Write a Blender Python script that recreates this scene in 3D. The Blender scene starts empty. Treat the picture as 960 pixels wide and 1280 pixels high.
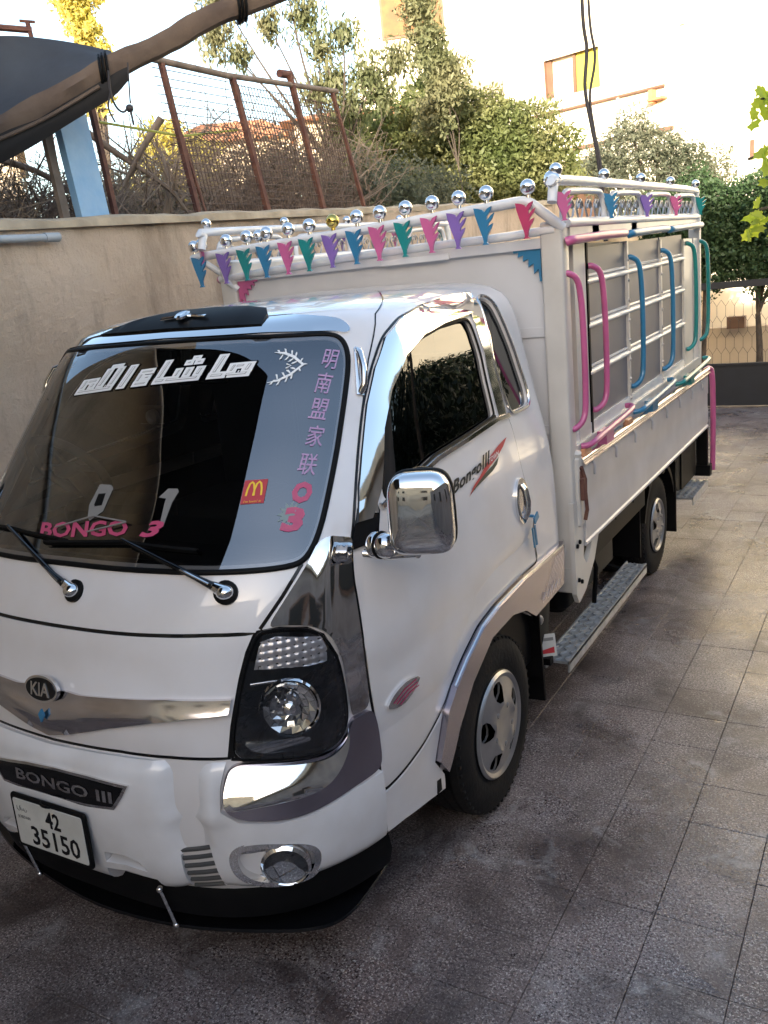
import bpy, math, random
import numpy as np
from mathutils import Vector, Matrix
from mathutils.geometry import delaunay_2d_cdt
rng = np.random.default_rng(7); random.seed(7)
SC = bpy.context.scene; COL = SC.collection
# ------------------------------------------------------------------ camera
cam_d = bpy.data.cameras.new('camera'); cam = bpy.data.objects.new('camera', cam_d); COL.objects.link(cam)
CP = Vector((2.1138, -2.7501, 1.9887)); YAW, PIT, ROL = -0.545255, -0.254513, -0.098901
f_ = Vector((math.cos(PIT)*math.sin(YAW), math.cos(PIT)*math.cos(YAW), math.sin(PIT)))
rt_ = Vector((math.cos(YAW), -math.sin(YAW), 0)); up_ = rt_.cross(f_)
r2_ = math.cos(ROL)*rt_ + math.sin(ROL)*up_; u2_ = -math.sin(ROL)*rt_ + math.cos(ROL)*up_
M_ = Matrix((r2_, u2_, -f_)).transposed().to_4x4(); M_.translation = CP
cam.matrix_world = M_
cam_d.sensor_fit = 'VERTICAL'; cam_d.sensor_height = 36; cam_d.lens = 1100.3/1280*36
cam_d.clip_start = .05; cam_d.clip_end = 900
SC.camera = cam
# ------------------------------------------------------------------ world, sun, exposure
SUN_EL, SUN_AZ = math.radians(12), math.radians(164)     # azimuth clockwise from +Y : low, behind the camera
W = bpy.data.worlds.new('World'); SC.world = W; W.use_nodes = True
wn = W.node_tree.nodes; wl = W.node_tree.links
bg = wn['Background']; bg.inputs[1].default_value = .15
sky = wn.new('ShaderNodeTexSky'); sky.sky_type = 'NISHITA'; sky.sun_disc = False
sky.sun_elevation = SUN_EL; sky.sun_rotation = SUN_AZ; sky.dust_density = 2.4; sky.air_density = 1.0; sky.ozone_density = .8
wl.new(sky.outputs[0], bg.inputs[0])
sd = bpy.data.lights.new('sun', 'SUN'); sd.energy = 3.4; sd.angle = math.radians(.5); sd.color = (1, .90, .74)
sun = bpy.data.objects.new('sun', sd); COL.objects.link(sun)
sdir = Vector((math.sin(SUN_AZ)*math.cos(SUN_EL), math.cos(SUN_AZ)*math.cos(SUN_EL), math.sin(SUN_EL)))
sun.rotation_euler = sdir.to_track_quat('Z', 'Y').to_euler(); sun.location = (0, -20, 12)
SC.view_settings.view_transform = 'Standard'; SC.view_settings.look = 'None'
SC.view_settings.exposure = 2.2; SC.view_settings.gamma = 1; SC.view_settings.use_curve_mapping = False

# ------------------------------------------------------------------ materials
def mat(name, col, rough=.5, metal=0., spec=.5, coat=0., bump=0., bscale=40., var=0., vscale=3., col2=None, aniso=0, trans=0, sub=0, detail=6., obj_rand=0.):
    m = bpy.data.materials.new(name); m.use_nodes = True
    n = m.node_tree.nodes; l = m.node_tree.links; b = n['Principled BSDF']
    b.inputs['Base Color'].default_value = (*col, 1); b.inputs['Roughness'].default_value = rough
    b.inputs['Metallic'].default_value = metal; b.inputs['Specular IOR Level'].default_value = spec
    if coat: b.inputs['Coat Weight'].default_value = coat; b.inputs['Coat Roughness'].default_value = .04
    if trans: b.inputs['Transmission Weight'].default_value = trans
    tc = n.new('ShaderNodeTexCoord')
    if var or col2 or obj_rand:
        nz = n.new('ShaderNodeTexNoise'); nz.inputs['Scale'].default_value = vscale; nz.inputs['Detail'].default_value = detail
        l.new(tc.outputs['Object'], nz.inputs['Vector'])
        mx = n.new('ShaderNodeMix'); mx.data_type = 'RGBA'
        c2 = col2 if col2 else tuple(c*(1-var) for c in col)
        mx.inputs[6].default_value = (*col, 1); mx.inputs[7].default_value = (*c2, 1)
        r = n.new('ShaderNodeMapRange'); r.inputs[1].default_value = .35; r.inputs[2].default_value = .65
        l.new(nz.outputs[0], r.inputs[0]); l.new(r.outputs[0], mx.inputs[0])
        out = mx.outputs[2]
        if obj_rand:
            oi = n.new('ShaderNodeObjectInfo'); hv = n.new('ShaderNodeHueSaturation')
            mr = n.new('ShaderNodeMapRange'); mr.inputs[3].default_value = 1-obj_rand; mr.inputs[4].default_value = 1+obj_rand
            l.new(oi.outputs['Random'], mr.inputs[0]); l.new(mr.outputs[0], hv.inputs['Value']); l.new(out, hv.inputs['Color']); out = hv.outputs[0]
        l.new(out, b.inputs['Base Color'])
    if bump:
        bz = n.new('ShaderNodeTexNoise'); bz.inputs['Scale'].default_value = bscale; bz.inputs['Detail'].default_value = 5
        l.new(tc.outputs['Object'], bz.inputs['Vector'])
        bp = n.new('ShaderNodeBump'); bp.inputs['Strength'].default_value = bump; bp.inputs['Distance'].default_value = .01
        l.new(bz.outputs[0], bp.inputs['Height']); l.new(bp.outputs[0], b.inputs['Normal'])
    return m
MT = {}
MT['paint'] = mat('white_paint', (.75, .725, .73), .30, spec=.5, coat=1.0, col2=(.69, .655, .645), vscale=4.5, detail=12., bump=.012, bscale=7)
MT['paint2'] = mat('bumper_paint', (.77, .76, .775), .3, spec=.5, coat=1.0, col2=(.68, .66, .66), vscale=6, detail=12., bump=.012, bscale=8)
MT['cream'] = mat('cream_enamel', (.60, .57, .53), .35, coat=.2, var=.12, vscale=6)
MT['tube'] = mat('white_tube', (.72, .72, .73), .25, coat=.3, var=.1, vscale=8)
MT['chrome'] = mat('chrome', (.78, .77, .76), .05, 1, bump=.02, bscale=6)
MT['chrome2'] = mat('soft_chrome', (.66, .63, .64), .14, 1, bump=.05, bscale=5)
MT['lilac'] = mat('lilac_foil', (.42, .39, .45), .26, 1, bump=.03, bscale=8)
MT['black'] = mat('black_plastic', (.005, .005, .0055), .5, spec=.12, var=.3, vscale=9)
MT['gloss'] = mat('gloss_black', (.005, .005, .006), .12, spec=.4)
MT['rubber'] = mat('tyre_rubber', (.010, .0095, .0095), .75, spec=.2, bump=.25, bscale=60, var=.3, col2=(.022, .019, .017), vscale=5)
MT['hub'] = mat('silver_hubcap', (.40, .39, .39), .33, .7, var=.2, vscale=9)
MT['panel'] = mat('grey_panel', (.17, .17, .195), .40, .15, var=.1, vscale=3, bump=.03, bscale=5)
MT['alum'] = mat('brushed_aluminium', (.56, .56, .60), .36, .25, var=.14, vscale=4, bump=.05, bscale=6)
MT['board'] = mat('headboard_grey', (.62, .62, .64), .35, .0, coat=.2, var=.08, vscale=3, bump=.03, bscale=4)
MT['galv'] = mat('galvanised_tread', (.50, .52, .55), .38, .6, var=.25, vscale=20)
for k, c in dict(pink=(.55, .12, .29), blue=(.03, .19, .36), teal=(.01, .22, .22), purple=(.22, .13, .42), red=(.45, .03, .05), dkpink=(.50, .05, .14)).items():
    MT[k] = mat(k+'_enamel', c, .3, coat=.4, var=.15, vscale=10)
MT['gold'] = mat('gold_plating', (.62, .46, .12), .1, 1)
MT['white'] = mat('white_vinyl', (.8, .8, .8), .4)
MT['greyv'] = mat('grey_vinyl', (.22, .21, .20), .5)
MT['lav'] = mat('lavender_vinyl', (.42, .26, .44), .4)
MT['yellow'] = mat('yellow_vinyl', (.85, .55, .03), .4)
MT['lilacline'] = mat('pale_line', (.62, .58, .66), .4)
MT['wheelgrey'] = mat('steering_vinyl', (.13, .13, .13), .5)
MT['seat'] = mat('seat_cloth', (.010, .010, .011), .9, bump=.2)
MT['plate'] = mat('plate_white', (.62, .61, .57), .45, var=.15, vscale=14)
def glass(name, tint, rough=.0, dens=.5, k=.9):
    m = bpy.data.materials.new(name); m.use_nodes = True; n = m.node_tree.nodes; l = m.node_tree.links
    n.remove(n['Principled BSDF']); out = n['Material Output']
    fr = n.new('ShaderNodeFresnel'); fr.inputs[0].default_value = 1.5
    tr = n.new('ShaderNodeBsdfTransparent'); tr.inputs[0].default_value = (*tint, 1)
    gl = n.new('ShaderNodeBsdfGlossy'); gl.inputs[0].default_value = (.95, .97, 1, 1); gl.inputs['Roughness'].default_value = rough
    ma = n.new('ShaderNodeMath'); ma.operation = 'MULTIPLY_ADD'; ma.inputs[1].default_value = k; ma.inputs[2].default_value = dens
    ma.use_clamp = True
    mx = n.new('ShaderNodeMixShader'); l.new(fr.outputs[0], ma.inputs[0]); l.new(ma.outputs[0], mx.inputs[0])
    l.new(tr.outputs[0], mx.inputs[1]); l.new(gl.outputs[0], mx.inputs[2]); l.new(mx.outputs[0], out.inputs[0])
    return m
MT['ws'] = glass('windscreen_glass', (.42, .43, .44), 0, .15)
MT['sideglass'] = glass('tinted_side_glass', (.05, .055, .06), 0, .10, .75)
MT['lens'] = glass('clear_lens', (.80, .82, .84), 0, .06)

# ------------------------------------------------------------------ object helpers
def link(o, parent=None):
    COL.objects.link(o)
    if parent is not None:
        o.parent = parent
    return o
def wpos(o):
    v = Vector(o.location)
    while o.parent is not None:
        o = o.parent; v += o.location
    return v
def tag(o, label=None, cat=None, group=None, kind=None):
    if label: o['label'] = label
    if cat: o['category'] = cat
    if group: o['group'] = group
    if kind: o['kind'] = kind
    return o
def thing(name, label, cat, loc=(0, 0, 0), group=None):
    o = bpy.data.objects.new(name, None); o.empty_display_size = .2; o.location = loc
    COL.objects.link(o); return tag(o, label, cat, group)
def mesh(name, v, f, m, parent=None, smooth=None, mids=None, world=True):
    me = bpy.data.meshes.new(name)
    v = np.asarray(v, float).reshape(-1, 3)
    if parent is not None and world: v = v - np.array(wpos(parent))
    me.from_pydata(v.tolist(), [], [tuple(int(i) for i in q) for q in f])
    for mm in (m if isinstance(m, (list, tuple)) else [m]):
        me.materials.append(MT[mm] if isinstance(mm, str) else mm)
    if mids is not None: me.polygons.foreach_set('material_index', mids)
    if smooth is not None:
        me.polygons.foreach_set('use_smooth', [True]*len(me.polygons))
        if smooth < 180: me.set_sharp_from_angle(angle=math.radians(smooth))
    me.update()
    return link(bpy.data.objects.new(name, me), parent)
class MB:
    def __init__(s): s.v = []; s.f = []; s.m = []; s.cm = 0
    def add(s, v, f):
        b = len(s.v); s.v += [tuple(float(c) for c in p) for p in v]; s.f += [tuple(i+b for i in q) for q in f]; s.m += [s.cm]*len(f); return s
    def mat(s, i): s.cm = i; return s
    def box(s, c, d, R=None, taper=1.):
        v = []
        for z in (-.5, .5):
            k = taper if z > 0 else 1
            for x, y in ((-.5, -.5), (.5, -.5), (.5, .5), (-.5, .5)):
                p = Vector((x*d[0]*k, y*d[1]*k, z*d[2])); p = R @ p if R else p
                v.append(p + Vector(c))
        return s.add(v, [(3, 2, 1, 0), (4, 5, 6, 7), (0, 1, 5, 4), (1, 2, 6, 5), (2, 3, 7, 6), (3, 0, 4, 7)])
    def bbox(s, lo, hi): return s.box([(a+b)/2 for a, b in zip(lo, hi)], [b-a for a, b in zip(lo, hi)])
    def rbox(s, c, d, r=.01, R=None, n=3):
        # box with rounded vertical (local z) edges and small chamfered ends
        w, h = d[0]/2, d[1]/2; r = min(r, w*.98, h*.98); ring = []
        for cx, cy, a0 in ((w-r, h-r, 0), (-w+r, h-r, 90), (-w+r, -h+r, 180), (w-r, -h+r, 270)):
            for k in range(n+1):
                a = math.radians(a0+90*k/n); ring.append((cx, cy, math.cos(a), math.sin(a)))
        L = []; c2 = min(r*.5, d[2]*.3)
        for z, q in ((-d[2]/2, r-c2), (-d[2]/2+c2, r), (d[2]/2-c2, r), (d[2]/2, r-c2)):
            for cx, cy, a, b in ring:
                p = Vector((cx+a*q, cy+b*q, z)); p = R @ p if R else p
                L.append(p+Vector(c))
        N = len(ring); f = [tuple(range(N-1, -1, -1)), tuple(range(3*N, 4*N))]
        for j in range(3):
            for i in range(N): f.append((j*N+i, j*N+(i+1) % N, (j+1)*N+(i+1) % N, (j+1)*N+i))
        return s.add(L, f)
    def tube(s, pts, r, n=8, closed=False, caps=True, rr=None, flat=None):
        P = [Vector(p) for p in pts]; N = len(P); V = []; up = None
        for i, p in enumerate(P):
            a = P[(i-1) % N] if (i > 0 or closed) else P[i]; b = P[(i+1) % N] if (i < N-1 or closed) else P[i]
            t = (b-a).normalized()
            if up is None:
                up = Vector((0, 0, 1)) if abs(t.z) < .9 else Vector((1, 0, 0))
                up = (up - t*up.dot(t)).normalized()
            else:
                up = up - t*up.dot(t)
                up = up.normalized() if up.length > 1e-6 else Vector((1, 0, 0))
            sd_ = t.cross(up); q = rr[i] if rr else r
            for k in range(n):
                a_ = 2*math.pi*k/n
                V.append(p + up*math.cos(a_)*q*(flat or 1) + sd_*math.sin(a_)*q)
        F = []
        for i in range(N if closed else N-1):
            j = (i+1) % N
            for k in range(n): F.append((i*n+k, i*n+(k+1) % n, j*n+(k+1) % n, j*n+k))
        if caps and not closed: F += [tuple(range(n-1, -1, -1)), tuple((N-1)*n+k for k in range(n))]
        return s.add(V, F)
    def lathe(s, prof, o, ax, n=32, ref=None):
        ax = Vector(ax).normalized(); e = Vector(ref) if ref else (Vector((0, 0, 1)) if abs(ax.z) < .9 else Vector((1, 0, 0)))
        e = (e-ax*e.dot(ax)).normalized(); g = ax.cross(e); o = Vector(o); V = []; F = []
        for (h, r) in prof:
            for k in range(n):
                a = 2*math.pi*k/n; V.append(o+ax*h+e*math.cos(a)*r+g*math.sin(a)*r)
        for i in range(len(prof)-1):
            for k in range(n): F.append((i*n+k, i*n+(k+1) % n, (i+1)*n+(k+1) % n, (i+1)*n+k))
        if prof[0][1] > 1e-6: F.append(tuple(range(n-1, -1, -1)))
        if prof[-1][1] > 1e-6: F.append(tuple((len(prof)-1)*n+k for k in range(n)))
        return s.add(V, F)
    def sphere(s, c, r, n=14, m=9, sc=(1, 1, 1)):
        V = []; F = []; c = Vector(c)
        for i in range(m+1):
            a = math.pi*i/m
            for k in range(n):
                b = 2*math.pi*k/n; V.append(c+Vector((r*sc[0]*math.sin(a)*math.cos(b), r*sc[1]*math.sin(a)*math.sin(b), r*sc[2]*math.cos(a))))
        for i in range(m):
            for k in range(n): F.append((i*n+k, (i+1)*n+k, (i+1)*n+(k+1) % n, i*n+(k+1) % n))
        return s.add(V, F)
    def prism(s, poly, o, ex, ey, th):
        # polygon (list of 2-D points) in the frame o + x*ex + y*ey, extruded th along ex x ey
        ex, ey, o = Vector(ex), Vector(ey), Vector(o); nz = ex.cross(ey).normalized()
        vs, es, fs, *_ = delaunay_2d_cdt([Vector(p) for p in poly], [], [list(range(len(poly)))], 1, 1e-5)
        n = len(vs)
        V = [o+ex*p.x+ey*p.y+nz*th for p in vs]+[o+ex*p.x+ey*p.y for p in vs]
        F = [tuple(q) for q in fs]+[tuple(i+n for i in reversed(q)) for q in fs]
        s.add(V, F)
        m = len(poly); V = [o+ex*p[0]+ey*p[1]+nz*th for p in poly]+[o+ex*p[0]+ey*p[1] for p in poly]
        s.add(V, [(i, i+m, (i+1) % m+m, (i+1) % m) for i in range(m)])
        return s
    def build(s, name, m, parent=None, smooth=None):
        ms = m if isinstance(m, (list, tuple)) else [m]
        return mesh(name, s.v, s.f, ms, parent, smooth, s.m if len(ms) > 1 else None)
def copy_tree(o, parent=None):
    c = o.copy(); COL.objects.link(c)
    if parent is not None: c.parent = parent
    for ch in list(CH.get(o.name, o.children)): copy_tree(ch, c)
    return c
CH = {}
def arc2(cx, cy, r, a0, a1, n): return [(cx+r*math.cos(math.radians(a0+(a1-a0)*i/n)), cy+r*math.sin(math.radians(a0+(a1-a0)*i/n))) for i in range(n+1)]
def smoothpath(pts, n=6, closed=False):
    P = [Vector(p) for p in pts]; N = len(P); o = []
    for i in range(N if closed else N-1):
        a = P[(i-1) % N] if (closed or i > 0) else P[i]*2-P[i+1]; b = P[i]; c = P[(i+1) % N]; d = P[(i+2) % N] if (closed or i < N-2) else P[i+1]*2-P[i]
        for k in range(n):
            t = k/n; o.append(.5*((2*b)+(c-a)*t+(2*a-5*b+4*c-d)*t*t+(3*b-a-3*c+d)*t**3))
    if not closed: o.append(P[-1])
    return [tuple(p) for p in o]
def text_geo(body, shear=0., bold=0.):
    """flat text as 2-D triangles, unit height, centred"""
    c = bpy.data.curves.new('lettering', 'FONT'); c.body = body; c.shear = shear; c.offset = bold; c.resolution_u = 2
    o = bpy.data.objects.new('lettering', c); COL.objects.link(o)
    dg = bpy.context.evaluated_depsgraph_get(); me = bpy.data.meshes.new_from_object(o.evaluated_get(dg))
    v = np.array([x.co[:2] for x in me.vertices]); f = [tuple(p.vertices) for p in me.polygons]
    bpy.data.objects.remove(o); bpy.data.curves.remove(c); bpy.data.meshes.remove(me)
    lo, hi = v.min(0), v.max(0); v = (v-(lo+hi)/2)/(hi[1]-lo[1])
    return v, f

MT['pinkv'] = mat('pink_vinyl', (.50, .07, .16), .4)
MT['blackvinyl'] = mat('black_vinyl', (.02, .02, .02), .6, spec=.25)
MT['redvinyl'] = mat('red_vinyl', (.48, .03, .04), .35)
MT['dgreen'] = mat('dark_green_vinyl', (.03, .045, .035), .35)
MT['palegreen'] = mat('pale_green_vinyl', (.22, .28, .28), .5)
MT['lampclear'] = mat('ribbed_lamp', (.80, .76, .78), .22, .55)
MT['orange'] = mat('orange_lens', (.62, .30, .16), .25)
MT['darkslat'] = mat('dark_slat', (.07, .07, .07), .4)

# ------------------------------------------------------------------ cab body surface: station t (height) x girth s
# t, z, half width, front y, side start y, roundness
TB = np.array([
    [0.3, 0.3, 0.825, -1.2, -0.4, 3.0],
    [0.45, 0.45, 0.845, -1.26, -0.4, 3.0],
    [0.65, 0.65, 0.86, -1.275, -0.4, 2.9],
    [0.8, 0.8, 0.865, -1.255, -0.4, 2.8],
    [1.0, 1.0, 0.862, -1.215, -0.4, 2.8],
    [1.15, 1.15, 0.855, -1.165, -0.38, 2.8],
    [1.27, 1.27, 0.84, -1.09, -0.36, 2.9],
    [1.33, 1.33, 0.828, -1.03, -0.33, 3.0],
    [1.6, 1.6, 0.765, -0.8, -0.18, 3.2],
    [1.84, 1.84, 0.705, -0.585, -0.02, 3.3],
    [1.9, 1.892, 0.672, -0.52, 0.03, 3.2],
    [1.95, 1.928, 0.61, -0.42, 0.08, 3.0],
    [2.0, 1.952, 0.5, -0.26, 0.15, 2.8],
    [2.08, 1.965, 0.3, -0.02, 0.3, 2.6],
    [2.16, 1.975, 0.01, 0.28, 0.4, 2.4]])
def _pch(xs, ys, x):
    h = np.diff(xs); d = np.diff(ys)/h; m = np.zeros(len(xs)); m[0] = d[0]; m[-1] = d[-1]
    for i in range(1, len(xs)-1):
        if d[i-1]*d[i] > 0:
            w1 = 2*h[i]+h[i-1]; w2 = h[i]+2*h[i-1]; m[i] = (w1+w2)/(w1/d[i-1]+w2/d[i])
    i = np.clip(np.searchsorted(xs, x)-1, 0, len(h)-1); s = (x-xs[i])/h[i]
    return ys[i]*(1+2*s)*(1-s)**2+m[i]*h[i]*s*(1-s)**2+ys[i+1]*s*s*(3-2*s)+m[i+1]*h[i]*s*s*(s-1)
YR = .80
def cabS(s, t):
    s = np.asarray(s, float); t = np.asarray(t, float)
    z, w, yf, yc, n = [_pch(TB[:, 0], TB[:, k], t) for k in range(1, 6)]
    a = np.clip(np.abs(s), 0, 1)*np.pi/2
    k = ((np.sin(a)+1e-9)**n+(np.cos(a)+1e-9)**n)**(-1/n)
    x = np.sign(s)*w*np.sin(a)*k; y = yc-(yc-yf)*np.cos(a)*k
    e = np.clip(np.abs(s)-1, 0, 1); y = y+e*(YR-yc)
    q = np.clip((e-.93)/.07, 0, 1); x = x-np.sign(s)*.035*q*q
    return np.stack([x, y, z], -1)
def cabN(s, t):
    h = 1e-3; s = np.asarray(s, float); t = np.asarray(t, float)
    s0 = np.where((s < 0) & (s > -.002), -.002, s)
    du = cabS(s0+h, t)-cabS(s0-h, t); t1 = np.minimum(t+h, TB[-1, 0]-1e-4); dv = cabS(s0, t1)-cabS(s0, t1-2*h)
    n = np.cross(du, dv); return n/np.maximum(np.linalg.norm(n, axis=-1, keepdims=True), 1e-9)
SX = 1.25
def _inside(P, poly):
    x, y = P[:, 0], P[:, 1]; c = np.zeros(len(P), bool); n = len(poly)
    for i in range(n):
        x1, y1 = poly[i]; x2, y2 = poly[(i+1) % n]
        if y1 == y2: continue
        k = ((y1 > y) != (y2 > y)) & (x < (x2-x1)*(y-y1)/(y2-y1)+x1); c ^= k
    return c
def _bdist(P, poly):
    d = np.full(len(P), 9.); n = len(poly); A = np.array(poly); B = np.roll(A, -1, 0)
    for a, b in zip(A, B):
        ab = b-a; L = ab@ab
        if L < 1e-14: continue
        t = np.clip(((P-a)@ab)/L, 0, 1); d = np.minimum(d, np.linalg.norm(P-(a+t[:, None]*ab), axis=1))
    return d
def dens(poly, step):
    o = []
    for i in range(len(poly)):
        a = np.array(poly[i]); b = np.array(poly[(i+1) % len(poly)]); L = np.hypot((b[0]-a[0])*SX, b[1]-a[1]); k = max(1, int(math.ceil(L/step)))
        for j in range(k): o.append(tuple(a+(b-a)*j/k))
    return o
def rnd(poly, k=.35, it=2):
    """corner cutting: rounds every corner of a closed outline"""
    for _ in range(it):
        o = []
        for i in range(len(poly)):
            a = np.array(poly[i]); b = np.array(poly[(i+1) % len(poly)]); L = np.hypot((b[0]-a[0])*SX, b[1]-a[1]); q = min(k, .02/max(L, 1e-6)) if k < .25 else k
            q = min(q, .3); o += [tuple(a+(b-a)*q), tuple(b-(b-a)*q)]
        poly = o
    return poly
def inset(poly, d):
    """move a closed outline inward by d metres (negative = outward)"""
    A = np.array(poly)*[SX, 1]; n = len(A); area = sum(A[i, 0]*A[(i+1) % n, 1]-A[(i+1) % n, 0]*A[i, 1] for i in range(n)); sg = 1 if area > 0 else -1
    o = []
    for i in range(n):
        e1 = A[i]-A[i-1]; e2 = A[(i+1) % n]-A[i]
        n1 = np.array([-e1[1], e1[0]])/max(np.hypot(*e1), 1e-9)*sg; n2 = np.array([-e2[1], e2[0]])/max(np.hypot(*e2), 1e-9)*sg
        b = n1+n2; L = b@b; b = b*2/L if L > .5 else (b/max(math.sqrt(L), 1e-6))*1.4
        o.append(tuple((A[i]+b*d)/[SX, 1]))
    return o
def mir(poly): return [(-a, b) for a, b in poly][::-1]
def pgeo(outline, holes=(), off=0., thick=.012, disp=None, grid=.04, step=.03, lip=.0025):
    out = dens(outline, step); hs = [dens(h, step) for h in holes]
    P = np.array(out); lo, hi = P.min(0), P.max(0)
    nx = max(2, int((hi[0]-lo[0])*SX/grid)); ny = max(2, int((hi[1]-lo[1])/grid))
    gx, gy = np.meshgrid(np.linspace(lo[0], hi[0], nx+1), np.linspace(lo[1], hi[1], ny+1)); Gp = np.stack([gx.ravel(), gy.ravel()], 1)
    ins = _inside(Gp, out); Gs = Gp*[SX, 1]; dd = _bdist(Gs, [(a*SX, b) for a, b in out]); ins &= dd > grid*.4
    for h in hs:
        ins &= ~_inside(Gp, h); ins &= _bdist(Gs, [(a*SX, b) for a, b in h]) > grid*.4
    Gp = Gp[ins]
    pts = list(out); edges = [(i, (i+1) % len(out)) for i in range(len(out))]
    for h in hs:
        b = len(pts); pts += h; edges += [(b+i, b+(i+1) % len(h)) for i in range(len(h))]
    pts += [tuple(g) for g in Gp]
    vs, es, fs, *_ = delaunay_2d_cdt([Vector((p[0]*SX, p[1])) for p in pts], edges, [], 0, 1e-6)
    V2 = np.array([(v.x/SX, v.y) for v in vs]); C = np.array([V2[list(q)].mean(0) for q in fs]); keep = _inside(C, out)
    for h in hs: keep &= ~_inside(C, h)
    F = [tuple(q) for q, k in zip(fs, keep) if k]
    # orient: CDT faces are counter-clockwise in (s,t) -> outward when s runs left-to-right seen from outside
    def m3(S, o):
        S = np.asarray(S); q = cabS(S[:, 0], S[:, 1]); nn = cabN(S[:, 0], S[:, 1])
        dsp = disp(S[:, 0], S[:, 1]) if disp else 0
        return q+nn*(o+dsp)[..., None] if np.ndim(o+dsp) else q+nn*(o+dsp)
    V = m3(V2, np.full(len(V2), float(off)))
    V = V.tolist(); Fs = list(F)
    if thick:
        for L in [out]+hs:
            A = np.array(L); n = len(A); area = sum(A[i, 0]*A[(i+1) % n, 1]-A[(i+1) % n, 0]*A[i, 1] for i in range(n))
            top = m3(A, np.full(n, float(off))); bot = m3(A, np.full(n, off-thick)); b = len(V); V += top.tolist()+bot.tolist()
            outer = (L is out)
            for i in range(n):
                j = (i+1) % n; q = (b+i, b+n+i, b+n+j, b+j)
                if (area > 0) != outer: q = q[::-1]
                Fs.append(q)
    return np.array(V), Fs
def patch(name, outline, m, parent, holes=(), off=0., thick=.012, disp=None, grid=.04, step=.03, both=False):
    V, F = pgeo(outline, holes, off, thick, disp, grid, step)
    if both:
        V2, F2 = V*[-1, 1, 1], [tuple(reversed(q)) for q in F]; F = F+[tuple(i+len(V) for i in q) for q in F2]; V = np.concatenate([V, V2])
    return mesh(name, V, F, m, parent, 40)
def ribbon(mb, path, w, off, closed=False, n=None, h=.0):
    """thin strip (or raised moulding when h>0) lying on the cab along a (s,t) path"""
    P = [np.array(p) for p in path]; Q = []
    for i in range(len(P)-(0 if closed else 1)):
        a, b = P[i], P[(i+1) % len(P)]; L = np.hypot((b[0]-a[0])*SX, b[1]-a[1]); k = max(1, int(L/.03))
        for j in range(k): Q.append(a+(b-a)*j/k)
    if not closed: Q.append(P[-1])
    Q = np.array(Q); X = cabS(Q[:, 0], Q[:, 1]); N = cabN(Q[:, 0], Q[:, 1]); n_ = len(Q)
    if closed: T = np.roll(X, -1, 0)-np.roll(X, 1, 0)
    else: T = np.gradient(X, axis=0)
    B = np.cross(N, T); B /= np.linalg.norm(B, axis=1, keepdims=True)+1e-9
    prof = [(-.5, off)] + ([(-.5, off+h*.5), (-.32, off+h), (.32, off+h), (.5, off+h*.5)] if h else []) + [(.5, off)]
    V = []; 
    for (c, o) in prof: V.append(X+B*w*c+N*o)
    V = np.stack(V, 1).reshape(-1, 3); k = len(prof); F = []
    for i in range(n_ if closed else n_-1):
        j = (i+1) % n_
        for q in range(k-1): F.append((i*k+q, i*k+q+1, j*k+q+1, j*k+q))
    mb.add(V, [tuple(reversed(q)) for q in F])
    return mb
def on_cab(v2, f, c, ex, ey, size, off, name, m, parent, thick=0):
    """2-D art placed on the cab surface: centre c=(s,t), ex/ey = (s,t) direction of one unit of width / height"""
    v2 = np.asarray(v2, float); S = np.array(c)+v2[:, :1]*np.array(ex)*size+v2[:, 1:]*np.array(ey)*size
    V = cabS(S[:, 0], S[:, 1])+cabN(S[:, 0], S[:, 1])*off
    return mesh(name, V, f, m, parent)
def tri(poly):
    vs, es, fs, *_ = delaunay_2d_cdt([Vector(p) for p in poly], [], [list(range(len(poly)))], 1, 1e-6)
    return np.array([tuple(v) for v in vs]), [tuple(q) for q in fs]
def trim_(polys):
    V = []; F = []
    for p in polys:
        v, f = tri(p); b = len(V); V += v.tolist(); F += [tuple(i+b for i in q) for q in f]
    return np.array(V), F
def stroke2(pts, w):
    """2-D stroke polygon for a polyline"""
    P = [np.array(p, float) for p in pts]; L = []; R = []
    for i, p in enumerate(P):
        a = P[max(0, i-1)]; b = P[min(len(P)-1, i+1)]; t = b-a; t = t/max(np.hypot(*t), 1e-9); n = np.array([-t[1], t[0]])
        ww = w[i] if isinstance(w, (list, tuple)) else w
        L.append(tuple(p+n*ww/2)); R.append(tuple(p-n*ww/2))
    return L+R[::-1]

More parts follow.
